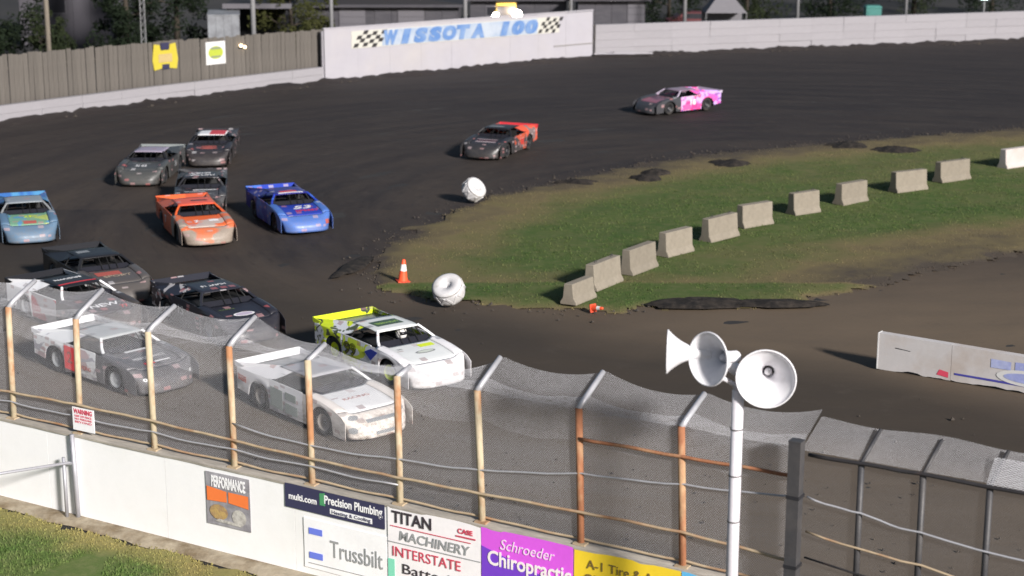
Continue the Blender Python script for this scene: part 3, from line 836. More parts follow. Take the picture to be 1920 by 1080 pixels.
# ------------------------------------------------------------------ horn speakers
surf('speaker_white', (.78, .77, .80), .5, (.60, .56, .55), 2.6, .56, .8, var=.08); surf('speaker_pipe', (.66, .64, .68), .55, (.45, .38, .36), 3, .6, .8, var=.12); surf('horn_driver', (.10, .09, .09), .6)
SY = 24.0
r = tag(empty('horn_speakers', (3.21, SY, 0)), 'white pole with three white horn loudspeakers', 'loudspeaker')
MB().path([(0, 0, -.05), (0, 0, 3), (.01, 0, 5.18)], [.09, .088, .085], 14).build('pole', MATS['speaker_pipe'], r, smooth=True)
MB().path([(.01, 0, 5.1), (-.05, 0, 5.27), (-.2, -.02, 5.36), (-.48, -.05, 5.41)], .035, 8).build('bracket', MATS['speaker_pipe'], r, smooth=True)
MB().path([(.01, 0, 5.15), (.14, -.02, 5.32)], .035, 8).build('bracket', MATS['speaker_pipe'], r, smooth=True)
def horn(mouth, direction, rad, length, label):
    """reflex horn: flared bell, rolled rim, throat, inner driver cone and rear housing; mouth centre, axis pointing out of the bell"""
    d = Vector(direction).normalized()
    Mx = Matrix.Translation(Vector(mouth)) @ d.to_track_quat('Z', 'Y').to_matrix().to_4x4()
    prof = []
    for k in range(13):
        t = k / 12
        prof.append((.075 + (rad - .075) * (t ** 2.1), -length + length * t))
    outer = [(q[0] + .012, q[1]) for q in prof]
    mb = MB().lathe([(.001, -length - .16), (.07, -length - .16), (.085, -length - .13), (.085, -length - .01)] + outer + [(rad + .02, .0), (rad + .016, .02), (rad - .005, .018)] + prof[::-1], 36, Mx)
    bell = mb.build('bell', MATS['speaker_white'], r, smooth=True); bell['label'] = label
    MB().lathe([(.072, -length + .03), (.001, -length + .03)], 20, Mx).build('throat', MATS['horn_driver'], bell)
    MB().lathe([(.045, -length + .02), (.055, -length + .12), (.035, -length + .17), (.001, -length + .18)], 16, Mx).build('driver_cone', MATS['speaker_white'], bell, smooth=True)
    return bell
horn((.36, -.26, 5.43), (-.22, -1, .02), .41, .52, 'white horn on the right, its open mouth towards the viewer')
horn((-.46, -.30, 5.73), (-.78, -.62, .10), .37, .42, 'white horn seen at a slant in the middle')
horn((-1.00, .05, 5.74), (-1, .10, .02), .30, .46, 'white horn turned away to the left')
MB().path([(-.42, -.02, 5.62), (-.30, .02, 5.46), (-.12, .09, 5.30), (.09, .09, 5.05), (.10, .06, 4.2), (.095, .05, 2.5), (.10, .05, .2)], .012, 6).build('cable', MATS['horn_driver'], r, smooth=True)
for z in (4.6, 3.9, 3.2): MB().lathe([(.095, z), (.095, z + .02)], 14).build('cable_tie', MATS['horn_driver'], r)
MB().path([(.02, .05, 5.45), (-.35, .08, 5.70)], .09, 10).build('rear_housing', MATS['speaker_white'], r, smooth=True)

# ------------------------------------------------------------------ infield: blocks, tyre markers, cones, board
surf('concrete', (.228, .20, .16), .9, (.185, .155, .122), 1.3, .5, .72, var=.18, bmp=.25, bscale=16, rand=.10)
surf('concrete_pink', (.48, .43, .42), .9, (.40, .36, .33), 1.1, var=.1, bmp=.25, bscale=16)
BARS = [((1.85, 49.0), (2.55, 50.2), .62), ((2.53, 50.69), (3.47, 52.25), .80), ((3.73, 52.75), (4.70, 54.21), .80), ((5.03, 55.28), (6.06, 56.47), .80), ((6.66, 57.63), (7.85, 58.83), .80),
        ((8.06, 59.90), (9.32, 60.91), .80), ((10.21, 62.25), (11.34, 63.04), .80), ((12.27, 64.06), (13.51, 65.21), .80), ((14.81, 66.63), (16.32, 67.64), .80), ((17.05, 68.80), (18.60, 70.00), .82), ((20.54, 72.14), (22.1, 73.32), .80)]
BL = ['lowest and nearest concrete block of the infield row, with the fallen cone at its foot', 'second concrete block of the row counted from the fallen cone', 'third concrete block of the row counted from the fallen cone',
      'fourth concrete block of the row counted from the fallen cone', 'fifth concrete block from the fallen cone, close beside the sixth', 'sixth concrete block from the fallen cone, close beside the fifth',
      'seventh concrete block of the row counted from the fallen cone', 'eighth concrete block of the row counted from the fallen cone', 'ninth concrete block of the row counted from the fallen cone',
      'tenth concrete block from the fallen cone, last full tan one at right', 'pale pinkish concrete block cut off by the right edge of the picture']
for i, ((ax, ay), (bx, by), h) in enumerate(BARS):
    L = math.dist((ax, ay), (bx, by)); a = math.atan2(by - ay, bx - ax)
    o = tag(empty('concrete_barrier', ((ax + bx) / 2, (ay + by) / 2, .06), a), BL[i], 'barrier', 'concrete blocks across the infield')
    prof = [(.03, 0), (.03, .08), (.12, .22), (.16, h), (.44, h), (.48, .22), (.57, .08), (.57, 0)]
    l = L * .93
    mb = MB(); n = len(prof)
    vs = [(-l / 2, p, q) for p, q in prof] + [(l / 2, p, q) for p, q in prof]
    mb.add(vs, [tuple(range(n)), tuple(range(2 * n - 1, n - 1, -1))] + [(k, n + k, n + (k + 1) % n, (k + 1) % n) for k in range(n)])
    me = mb.mesh('body', MATS['concrete_pink'] if i == 10 else MATS['concrete'])
    bm = bmesh.new(); bm.from_mesh(me); bmesh.ops.bevel(bm, geom=bm.edges[:], offset=.018, segments=1, affect='EDGES'); bm.to_mesh(me); bm.free()
    bo = obj('body', me, o); bo.rotation_euler = (random.uniform(-.02, .02), random.uniform(-.02, .02), 0)
    for s in (-1, 1):
        if i in (1, 4, 6, 9): MB().path([(s * l * .3, .32, h - .02), (s * l * .3, .32, h + .06), (s * l * .3 + .1, .32, h + .06), (s * l * .3 + .1, .32, h - .02)], .012, 5).build('lifting_loop', MATS['dark_metal'], o)
surf('white_rubber', (.56, .55, .56), .6, (.40, .39, .37), 2.2, .5, .7, var=.1, bmp=.2, bscale=20); surf('tyre_inside', (.05, .05, .055), .8)
def tyre_mesh(rad, width, hole):
    prof = [(hole, -width * .38), (hole + .02, -width * .47), (rad * .80, -width * .5), (rad * .95, -width * .42), (rad, -width * .2), (rad, width * .2), (rad * .95, width * .42), (rad * .80, width * .5), (hole + .02, width * .47), (hole, width * .38)]
    return prof
def marker(x, y, label, az, el, rad=.46, wid=.52):
    """one fat painted tyre tipped back, its open side towards az (degrees on plan), el degrees up"""
    d = Vector((math.cos(R(az)) * math.cos(R(el)), math.sin(R(az)) * math.cos(R(el)), math.sin(R(el))))
    zc = rad * math.cos(R(el)) + wid / 2 * math.sin(R(el)) - .03
    o = tag(empty('tyre_marker', (x, y, .03)), label, 'tyre marker', 'white tyre markers on the infield edge')
    Mx = Matrix.Translation((0, 0, zc)) @ d.to_track_quat('Z', 'Y').to_matrix().to_4x4()
    t = MB().lathe(tyre_mesh(rad, wid, .13), 32, Mx).build('tyre', MATS['white_rubber'], o, smooth=True)
    MB().lathe([(.135, .2), (.11, .19), (.055, .17), (.05, .10), (.001, .10)], 20, Mx).build('hub_plate', MATS['white_rubber'], t, smooth=True)
    MB().lathe([(rad * .965, wid * .40), (rad * .985, wid * .385), (rad * .985, wid * .335), (rad * .97, wid * .32)], 32, Mx).build('crease_band', MATS['crease_rubber'], t, smooth=True)  # darker band along the crease between sidewall and tread
    for q in range(16):
        Mq = Mx @ Matrix.Rotation(q * 2 * math.pi / 16, 4, 'Z') @ Matrix.Rotation(.5 if q % 2 else -.5, 4, 'X')
        MB().box(rad - .02, rad + .012, -.03, .03, -.17, .13, Mq).build('tread_lug', MATS['white_rubber'], t)
surf('crease_rubber', (.22, .21, .21), .8, (.45, .44, .43), 6, var=.2)
marker(-1.83, 49.35, 'single white painted tyre tipped back beside the lower infield edge, nearer one', -112, 52)
marker(-1.44, 65.2, 'single white painted tyre at the upper infield edge, farther one', -40, 38, .44, .5)
surf('cone_orange', (.85, .10, .035), .5, var=.1); surf('cone_white', (.85, .83, .82), .5); surf('cone_base', (.6, .07, .03), .6)
def cone(x, y, label, rot, z=.05):
    o = tag(empty('traffic_cone', (x, y, z)), label, 'traffic cone', 'orange cones at the infield edge')
    o.rotation_euler = rot
    MB().box(-.19, .19, -.19, .19, 0, .04).build('base', MATS['cone_base'], o)
    MB().lathe([(.15, .04), (.125, .20)], 18).build('lower_body', MATS['cone_orange'], o, smooth=True)
    MB().lathe([(.125, .20), (.105, .34)], 18).build('middle_body', MATS['cone_orange'], o, smooth=True)
    MB().lathe([(.105, .34), (.075, .54)], 18).build('white_collar', MATS['cone_white'], o, smooth=True)
    MB().lathe([(.075, .54), (.05, .68), (.04, .69), (.001, .69)], 18).build('tip', MATS['cone_orange'], o, smooth=True)
    return o
cone(-3.33, 52.2, 'upright orange cone with white collar at the left tip of the infield', (0, .06, .3))
c9_ = cone(2.3, 48.6, 'fallen red and white cone lying at the foot of the nearest concrete block', (R(80), 0, R(40)), .13)
c9_.scale = (.62, .62, .62)

# infield advertising board at the right
surf('board_dirty', (.50, .48, .48), .75, (.44, .39, .36), .8, .48, .7, var=.08, bmp=.1, bscale=12); surf('board_blue', (.30, .34, .62), .6, (.42, .46, .66), 1.5); surf('board_navy', (.06, .06, .32), .6)
ba, bb = Vector((9.27, 42.9)), Vector((15.6, 38.7))
L = (bb - ba).length; a = math.atan2(bb.y - ba.y, bb.x - ba.x)
r = tag(empty('barrier_board', (ba.x, ba.y, 0), a), 'white barrier board with faded blue logo on the infield at right', 'barrier')
for i, (x0, x1) in enumerate(((0, 1.9), (1.91, L))):
    pl = []
    n = 40
    for k in range(n + 1):
        x = x0 + (x1 - x0) * k / n; pl.append((x, -.03 + .07 * max(0, fbm(x, i, 1.8, 4)) + .02))
    pl += [(x1, .93 - .012 * x1), (x0, .93 - .012 * x0)]
    MB().prism(pl, 0, .22).build('panel', MATS['board_dirty'], r)
MB().box(-.03, 0, -.01, .23, 0, .94).build('end_post', MATS['board_white'], r)
MB().add([(2.9, -.008, .50), (3.4, -.008, .50), (3.4, -.008, .70), (2.9, -.008, .72)], [(0, 1, 2, 3)]).build('logo_bar', MATS['board_blue'], r)
MB().add([(3.5, -.008, .52), (4.9, -.008, .52), (4.9, -.008, .74), (3.5, -.008, .72)], [(0, 1, 2, 3)]).build('logo_bar', MATS['board_blue'], r)
mb = MB(); mb.add([(3.85 + .8 * math.cos(q * math.pi / 12), -.012, .34 + .20 * math.sin(q * math.pi / 12)) for q in range(24)], [tuple(range(24))]); mb.build('logo_ring', MATS['board_white'], r)
mb = MB(); mb.add([(3.85 + .62 * math.cos(q * math.pi / 12), -.017, .34 + .12 * math.sin(q * math.pi / 12)) for q in range(24)], [tuple(range(24))]); mb.build('logo_oval', MATS['board_blue'], r)
MB().add([(2.0, -.008, .16), (6.5, -.008, .10), (6.5, -.008, .17), (2.0, -.008, .21)], [(0, 1, 2, 3)]).build('navy_stripe', MATS['board_navy'], r)
MB().add([(1.55, -.008, .10), (1.85, -.008, .06), (1.85, -.008, .2), (1.62, -.008, .24)], [(0, 1, 2, 3)]).build('red_smear', MATS['print_red'], r)
MB().add([(.45, -.008, .60), (.85, -.008, .575), (.85, -.008, .585), (.45, -.008, .62)], [(0, 1, 2, 3)]).build('scratch', MATS['dark_metal'], r)

# ------------------------------------------------------------------ dirt late model race cars
surf('tyre_rubber', (.016, .016, .017), .85, (.07, .06, .05), 4, .5, .8, var=.3, bmp=.3, bscale=40)
surf('chassis_black', (.012, .012, .013), .7, var=.3); surf('window_screen', (.018, .018, .024), .35)
surf('rim_dusty', (.26, .24, .22), .7, (.12, .10, .085), 5, var=.25)
PROF = [(.80, .90), (1.40, .84), (1.90, .745), (2.20, .64), (2.42, .49), (2.54, .32), (2.57, .10)]
DIST = [0]
for p, q in zip(PROF, PROF[1:]): DIST.append(DIST[-1] + math.dist(p, q))
def clip_pt(d, y, lift=0.0):
    """point on the hood, fender and nose skin: d metres of skin ahead of the cowl, y across"""
    x = interp(list(zip(DIST, [p[0] for p in PROF])), d); z = interp(list(zip(DIST, [p[1] for p in PROF])), d)
    hw = 1.0 - .14 * sstep(1.35, DIST[-1], d)
    ay = abs(y)
    x -= .34 * sstep(.9, DIST[-1] * .9, d) * (ay / hw) ** 4
    z += .10 * sstep(.60, .80, ay) * (1 - sstep(1.15, 1.75, d)) - .05 * sstep(.9, 1.0, ay) * (1 - sstep(1.1, 1.6, d))
    z -= .03 * math.exp(-((y / .12) ** 2)) * 0
    nx = sstep(.9, 1.9, d)
    return Vector((x + lift * nx, y, z + lift * (1 - .7 * nx)))
def top_edge(x):
    if x < .80: return interp([(-2.3, 1.0), (-1.2, .985), (0, .95), (.80, .95)], x)
    dd = interp(list(zip([p[0] for p in PROF], DIST)), min(2.5, x + .02))
    return clip_pt(dd, .99).z
def side_skin(x0, x1, y, arches, zb, mat, name):
    cols = []
    n = max(4, int((x1 - x0) / .045))
    vs, fs = [], []
    for i in range(n + 1):
        x = x0 + (x1 - x0) * i / n
        bot = interp(zb, x)
        for cx, cz, rr in arches:
            if abs(x - cx) < rr: bot = max(bot, cz + math.sqrt(rr * rr - (x - cx) ** 2))
        top = max(top_edge(x), bot + .02)
        fl = .03 * math.sin(max(0, min(1, (x + 2.3) / 4.7)) * math.pi)
        for k in range(4):
            t = k / 3; vs.append((x, y + math.copysign(fl * math.sin(t * math.pi) , y), bot + (top - bot) * t))
    fs = [(i * 4 + k, (i + 1) * 4 + k, (i + 1) * 4 + k + 1, i * 4 + k + 1) for i in range(n) for k in range(3)]
    me = mesh_from(name, vs, fs, mat)
    bm = bmesh.new(); bm.from_mesh(me); bmesh.ops.recalc_face_normals(bm, faces=bm.faces)
    bmesh.ops.solidify(bm, geom=bm.faces[:], thickness=.014); bm.to_mesh(me); bm.free()
    return me
ARCH = [(-1.32, .34, .455), (1.38, .33, .43)]
ZB = [(-2.3, .36), (-1.7, .28), (-.9, .15), (.9, .13), (1.9, .13), (2.5, .10)]
dummy = surf('paint_slot', (.5, .5, .5))
CAR = []      # (name, mesh, role, loc, children)
def part(name, me, role, children=()): CAR.append((name, me, role, children))
nb = 18
part('hood', grid_mesh('hood', [[clip_pt(1.30 * i / 12, -.68 + 1.36 * j / nb) for j in range(nb + 1)] for i in range(13)], dummy, .012), 'hood')
part('nose', grid_mesh('nose', [[clip_pt(1.305 + (DIST[-1] - 1.305) * i / 12, (-1 + 2 * j / 24) * (1.0 - .14 * sstep(1.35, DIST[-1], 1.305 + (DIST[-1] - 1.305) * i / 12))) for j in range(25)] for i in range(13)], dummy, .012), 'nose')
for s in (-1, 1):
    part('fender', grid_mesh('fender', [[clip_pt(1.30 * i / 12, s * (.685 + .315 * j / 8)) for j in range(9)] for i in range(13)], dummy, .012), 'nose')
    part('fender_side', side_skin(.62, 2.34, s * .995, ARCH, ZB, dummy, 'fender_side'), 'nose' )
    part('door', side_skin(-.80, .61, s * .995, ARCH, ZB, dummy, 'door'), 'side')
    part('quarter_panel', side_skin(-2.3, -.81, s * .995, ARCH, ZB, dummy, 'quarter_panel'), 'rear')
    # sail panel between roof and deck
    P0 = [(-.28, .60, 1.315), (-.82, .60, 1.328), (-2.32, .97, 1.14), (-2.28, .988, 1.0), (-.86, .988, .985), (-.62, .93, 1.05), (-.42, .80, 1.18)]
    mb = MB(); mb.add([(x, s * y, z) for x, y, z in P0] + [(x, s * (y - .02), z - .004) for x, y, z in P0], [(0, 1, 2, 3, 4, 5, 6), (13, 12, 11, 10, 9, 8, 7)] + [(k, 7 + k, 7 + (k + 1) % 7, (k + 1) % 7) for k in range(7)])
    part('sail_panel', mb.mesh('sail_panel', dummy), 'rear')
    mb = MB(); mb.path([(.86, s * .90, .93), (.62, s * .80, 1.10), (.36, s * .635, 1.31)], [.045, .04, .038], 6)
    part('pillar', mb.mesh('pillar', dummy), 'trim')
    mb = MB(); mb.prism([(-2.42, 1.17), (-1.95, 1.10), (-2.28, .99), (-2.40, 1.02)], s * .975 - .012, s * .975 + .012)
    part('spoiler_end_plate', mb.mesh('spoiler_end_plate', dummy), 'spoiler')
    mb = MB(); mb.prism([(-.80, .93), (.58, .93), (.58, .975), (-.80, 1.0)], s * .975 - .02, s * .975)
    part('door_top_rail', mb.mesh('door_top_rail', dummy), 'trim')
rows = []
for i in range(9):
    x = .40 - 1.24 * i / 8
    rows.append([Vector((x - (.06 * (1 - (abs(-1 + 2 * j / 10)) ** 2) * -1 if i == 0 else 0), (-.66 + 1.32 * j / 10) * (1 - .03 * (1 if i == 0 else 0)), 1.345 - .025 * (abs(-1 + 2 * j / 10)) ** 2.5 - .03 * sstep(.1, .4, x))) for j in range(11)])
part('roof', grid_mesh('roof', rows, dummy, .02), 'roof')
rows = [[Vector((-.84 - 1.46 * i / 6, -.975 + 1.95 * j / 8, (.985 if abs(j - 4) > 3 else .975))) for j in range(9)] for i in range(7)]
part('rear_deck', grid_mesh('rear_deck', rows, dummy, .015), 'deck')
mb = MB(); mb.add([(-2.28, -.97, .985), (-2.28, .97, .985), (-2.40, .97, 1.17), (-2.40, -.97, 1.17), (-2.30, -.97, .985), (-2.30, .97, .985), (-2.425, .97, 1.17), (-2.425, -.97, 1.17)], [(0, 1, 2, 3), (7, 6, 5, 4), (3, 2, 6, 7), (0, 3, 7, 4), (1, 5, 6, 2)])
part('spoiler', mb.mesh('spoiler', dummy), 'spoiler')
mb = MB(); mb.box(-2.31, -2.28, -.97, .97, .50, .97); part('tail_panel', mb.mesh('tail_panel', dummy), 'rear')
mb = MB(); mb.box(-2.15, 2.2, -.62, .62, .14, .42); mb.box(-.85, .80, -.96, .96, .20, .80); part('chassis', mb.mesh('chassis', MATS['chassis_black']), None)  # solid dark underbody box, put in to block light under the shell
mb = MB(); mb.path([(-2.36, -.7, .42), (-2.42, -.3, .42), (-2.42, .3, .42), (-2.36, .7, .42)], .03, 6); mb.tube((-2.2, -.5, .42), (-2.40, -.5, .42), .025, 6); mb.tube((-2.2, .5, .42), (-2.40, .5, .42), .025, 6); part('rear_bumper', mb.mesh('rear_bumper', MATS['chassis_black']), None)
mb = MB()
for y in (-.1, .15, .4): mb.tube((.80, y, .90), (.40, y, 1.31), .012, 5)
part('windshield_bars', mb.mesh('windshield_bars', MATS['chassis_black']), None)
mb = MB(); mb.add([(.74, -.86, .87), (.74, .86, .87), (.60, .76, 1.03), (.60, -.76, 1.03)], [(0, 1, 2, 3)]); part('windshield_screen', mb.mesh('windshield_screen', MATS['window_screen'], fix=False), None)
mb = MB()   # roll cage hoops
for x in (-.72, .30): mb.path([(x + (.3 if x > 0 else -.08), -.80, .75), (x, -.57, 1.27), (x, .57, 1.27), (x + (.3 if x > 0 else -.08), .80, .75)], .028, 6)
part('roll_cage', mb.mesh('roll_cage', MATS['chassis_black']), None)
mb = MB(); mb.box(-.62, -.50, .10, .62, .75, 1.22, taper=.02); mb.box(-.6, .0, .10, .62, .62, .83); part('seat', mb.mesh('seat', MATS['chassis_black']), None)
def wheel(front):
    r_, w_ = (.335, .27) if front else (.355, .36)
    Mx = Matrix.Rotation(R(90), 4, 'X')
    tp = [(.20, -w_ / 2 + .02), (.24, -w_ / 2), (r_ - .03, -w_ / 2 + .005), (r_, -w_ / 2 + .04), (r_, w_ / 2 - .04), (r_ - .03, w_ / 2 - .005), (.24, w_ / 2), (.20, w_ / 2 - .02)]
    t = MB().lathe(tp, 28, Mx).mesh('tyre', MATS['tyre_rubber'], True)
    rp = [(.001, w_ / 2 - .09), (.06, w_ / 2 - .08), (.075, w_ / 2 - .05), (.11, w_ / 2 - .06), (.17, w_ / 2 - .075), (.19, w_ / 2 - .02), (.208, w_ / 2 - .012)]
    rim = MB().lathe(rp + [], 24, Mx); rim.lathe([(p, -q) for p, q in rp], 24, Mx)
    rm = rim.mesh('rim', dummy, True)
    lug = MB()
    for k in range(5):
        a = k * 2 * math.pi / 5
        for sg in (1, -1): lug.tube((.045 * math.cos(a), sg * (w_ / 2 - .085), .045 * math.sin(a)), (.045 * math.cos(a), sg * (w_ / 2 - .06), .045 * math.sin(a)), .012, 6)
    return t, rm, lug.mesh('lug_nuts', MATS['galvanised'])
WF, WR = wheel(True), wheel(False)

def low(me):
    """the bodies are low: squash what lies above the sills"""
    for v in me.vertices:
        if v.co.z > .45: v.co.z = .45 + (v.co.z - .45) * .84
    me.update(); return me
for _c in CAR: low(_c[1])
def rm_(me, mats):   # fresh copy with a material
    me.materials.clear(); me.materials.append(mats); return me
def make_car(x, y, head, label, pal, decals=(), steer=0, scale=.94, roll=0):
    """pal: material per role"""
    root = tag(empty('race_car', (x, y, 0), R(head)), label, 'race car', 'dirt late model cars racing through the turn')
    root.scale = (scale,) * 3
    root.rotation_euler = (R(roll), 0, R(head))
    for name, me, role, _ in CAR:
        o = obj(name, me, root)
        if role:
            o.material_slots[0].link = 'OBJECT'; o.material_slots[0].material = pal.get(role, pal['side'])
    for fx, front in ((-1.32, False), (1.38, True)):
        for s in (-1, 1):
            t, rim, lug = WF if front else WR
            w_ = .27 if front else .36
            o = obj('wheel', t, root, (fx, s * (.965 - w_ / 2), .335 if front else .355), R(steer) if front else 0)
            c_ = obj('rim', rim, o); c_.material_slots[0].link = 'OBJECT'; c_.material_slots[0].material = pal.get('rim', MATS['rim_dusty'])
            obj('lug_nuts', lug, o)['kind'] = 'stuff'
    for d in decals: d(root)
    return root
# decals: real thin print lying on the panels
def hood_text(body, d0, y0, size, mat, bold=.02, fit=None, shear=0):
    def f(root):
        me = text_mesh(body, size, bold * size, shear, 0)
        k = 1
        if fit:
            xs_ = [v.co.x for v in me.vertices]; k = fit / (max(xs_) - min(xs_))
        map_mesh(me, lambda v: clip_pt(max(0.02, d0 - v.y), max(-.97, min(.97, y0 + v.x * k)), .010))
        me.materials.append(mat); obj('hood_lettering', low(me), root)
    return f
def hood_patch(name, d0, d1, y0, y1, mat, skew=0, oval=False, lift=.008):
    def f(root):
        rows = []
        for i in range(9):
            t = i / 8; d = d0 + (d1 - d0) * t
            row = []
            for j in range(13):
                u = -1 + j / 6
                wv = math.sqrt(max(0.0, 1 - (2 * t - 1) ** 2)) if oval else 1
                row.append(clip_pt(d, (y0 + y1) / 2 + skew * (t - .5) + u * (y1 - y0) / 2 * wv, lift))
            rows.append(row)
        obj(name, low(grid_mesh(name, rows, mat)), root)
    return f
def side_text(body, x0, z0, size, mat, side=-1, bold=.03, fit=None, shear=0):
    def f(root):
        me = text_mesh(body, size, bold * size, shear, .002)
        k = 1
        if fit:
            xs_ = [v.co.x for v in me.vertices]; k = fit / (max(xs_) - min(xs_))
        map_mesh(me, lambda v: Vector((x0 + (-side) * v.x * k * (1), side * (1.034 + v.z), z0 + v.y)))
        me.materials.append(mat); obj('door_lettering', low(me), root)
    return f
def side_patch(name, pts, mat, side=-1, lift=1.028):
    def f(root):
        mb = MB(); mb.prism(pts, side * lift, side * (lift + .004)); low(mb.build(name, mat, root).data)
    return f
def roof_text(body, x0, y0, size, mat, bold=.02, fit=None):
    def f(root):
        me = text_mesh(body, size, bold * size, 0, .002)
        k = 1
        if fit:
            xs_ = [v.co.x for v in me.vertices]; k = fit / (max(xs_) - min(xs_))
        map_mesh(me, lambda v: Vector((x0 + v.y * .8 * -1 * -1, y0 - v.x * k, 1.352 + v.z - .03 * sstep(.1, .4, x0))))
        me.materials.append(mat); obj('roof_lettering', low(me), root)
    return f
def roof_patch(name, x0, x1, y0, y1, mat, z=1.350):
    def f(root):
        mb = MB(); rows = [[Vector((x0 + (x1 - x0) * i / 4, y0 + (y1 - y0) * j / 6, z - .025 * abs((y0 + (y1 - y0) * j / 6) / .66) ** 2.5 - .03 * sstep(.1, .4, x0 + (x1 - x0) * i / 4))) for j in range(7)] for i in range(5)]
        obj(name, low(grid_mesh(name, rows, mat)), root)
    return f

C = {k: surf('print_' + k, v, .4, var=.05) for k, v in dict(white_car=(.72, .72, .74), black_car=(.015, .015, .018), red_car=(.55, .035, .045), signal_red=(.85, .07, .08), neon=(.62, .75, .02), grey_car=(.22, .23, .24), teal_grey=(.27, .31, .29), blue_car=(.03, .06, .42), lime_car=(.30, .46, .10), orange_car=(.75, .12, .02), pink_car=(.80, .10, .30), brick=(.40, .10, .08), lilac=(.42, .36, .46), dgreen=(.05, .09, .05)).items()}
LV = livery
wht = LV('paint_white', (.82, .82, .84), dirt=.35)
# nearest white car
w14 = LV('paint_white_dusty', (.80, .79, .81), (.66, .66, .66), None, 1, .62, .55)
n14 = LV('paint_nose_tan', (.78, .73, .69), None, None, 2, .5, .62)
make_car(-4.40, 39.10, -49, 'white race car with tan dust-coated nose, nearest behind the catch fence',
         dict(side=w14, rear=w14, hood=LV('paint_hood_white', (.76, .76, .77), dirt=.25), nose=n14, roof=LV('paint_roof_grey', (.34, .34, .37), dirt=.3), trim=wht, spoiler=wht, deck=C['grey_car'], rim=MATS['rim_dusty']),
         [side_patch('door_print', [(-.74, .30), (-.22, .24), (-.22, .80), (-.74, .84)], C['teal_grey']), side_patch('door_print', [(-.10, .24), (.42, .22), (.42, .46), (-.10, .50)], C['teal_grey']), side_patch('door_print', [(-.10, .60), (.36, .58), (.36, .80), (-.10, .82)], C['teal_grey']),
          side_patch('quarter_print', [(-2.2, .66), (-1.84, .62), (-1.84, .80), (-2.2, .84)], C['brick']), hood_text('RACING', .62, 0, .16, C['brick'], .0, .75),
          hood_patch('grille_print', 1.62, 1.74, -.42, .42, C['grey_car']), hood_patch('headlight_print', 1.42, 1.62, -.80, -.56, C['grey_car'], -.12, True), hood_patch('headlight_print', 1.42, 1.62, .56, .80, C['grey_car'], .12, True),
          hood_patch('air_opening', 1.82, 2.0, -.85, -.68, C['grey_car'], 0, True), hood_patch('lip_print', 1.98, 2.06, -.25, .30, C['grey_car'])], steer=8)
# white and neon yellow car
y13 = LV('paint_neon_rear', (.64, .78, .03), (.66, .68, .72), (.08, .10, .05), 3, .53, .15, 1.6)
s13 = LV('paint_neon_side', (.68, .72, .76), (.60, .74, .05), None, 5, .50, .2, 1.6)
make_car(-3.08, 43.05, -53, 'white race car with neon yellow rear and wheels, number 99 on the door',
         dict(side=s13, rear=y13, hood=LV('paint_hood_99', (.68, .70, .70), dirt=.15), nose=LV('paint_nose_99', (.78, .77, .79), dirt=.35), roof=LV('paint_roof_99', (.68, .70, .69), dirt=.1), trim=wht, spoiler=LV('paint_spoiler_99', (.62, .75, .02), (.05, .06, .04), None, 9, .62, .1, 2), deck=C['grey_car'], rim=C['neon']),
         [side_text('99', -.42, .60, .52, C['black_car'], -1, .05, .62), side_text('99', -.42, .60, .52, C['neon'], -1, .012, .58), hood_patch('neon_patch', .20, .42, .16, .62, C['neon']), hood_patch('logo_oval', .62, .82, -.20, .42, C['grey_car'], 0, True), hood_patch('logo_field', .655, .785, -.14, .36, LV('paint_logo', (.52, .56, .50), dirt=.1), 0, True, .013),
          hood_patch('hood_scoop', .30, .36, -.52, -.38, C['grey_car'], .05), roof_patch('roof_print', -.45, .05, -.42, .42, C['dgreen'], 1.351), roof_text('LATE MODEL', -.2, 0, .22, C['lime_car'], .0, .7), side_patch('blue_flash', [(.30, .72), (.60, .50), (.95, .84), (.62, .88)], C['blue_car']),
          side_patch('window_print', [(-.25, 1.02), (-.05, 1.02), (.12, 1.20), (-.02, 1.22)], C['black_car'], -1, .90)], steer=10)
# car with red number panel
s12 = LV('paint_white_smoked', (.78, .80, .82), (.48, .36, .38), (.40, .40, .46), 7, .52, .55, 1.2)
b12 = LV('paint_black_hood', (.10, .10, .11), dirt=.35)
make_car(-9.94, 42.4, -43, 'white sided race car with red number panel and dark hood behind the fence at left',
         dict(side=s12, rear=s12, hood=b12, nose=b12, roof=LV('paint_roof_pale', (.40, .42, .43), dirt=.2), trim=wht, spoiler=wht, deck=C['grey_car'], rim=C['grey_car']),
         [side_patch('number_panel', [(-.80, .24), (-.20, .21), (-.34, .93), (-.80, .95)], C['signal_red']), side_text('2', -.54, .58, .50, C['brick'], -1, .02), side_text('RACING', .15, .40, .15, C['brick'], -1, .01, .5), hood_text('PERFORMANCE', .72, .02, .18, C['white_car'], .0, .95), hood_patch('red_patch', 1.0, 1.12, -.35, -.05, C['red_car']), hood_patch('white_bar', 1.0, 1.07, -.02, .45, C['white_car']),
          hood_patch('cowl_panel', .05, .16, -.30, .45, C['white_car']), hood_text('o', 1.72, -.7, .2, C['white_car'], .02), hood_text('o', 1.72, .7, .2, C['white_car'], .02)], steer=6)
# black car with white oval
b11 = LV('paint_black_blue', (.018, .019, .028), None, None, 3, .5, .25)
make_car(-8.15, 47.1, -54, 'black race car with white oval on its hood and white roof lettering',
         dict(side=b11, rear=LV('paint_black_white', (.02, .02, .03), (.45, .43, .44), None, 12, .56, .2, 2.2), hood=b11, nose=b11, roof=b11, trim=b11, spoiler=b11, deck=C['black_car'], rim=C['grey_car']),
         [hood_patch('logo_ring', .78, 1.06, -.32, .34, C['white_car'], 0, True), hood_patch('logo_field', .82, 1.02, -.26, .28, C['lilac'], 0, True, .012), roof_text('HUNT 15', -.2, 0, .26, C['white_car'], .02, .8), side_text('15', -.3, .6, .42, C['grey_car']), hood_text('-----', .42, -.3, .2, C['lime_car'], 0, .5)])
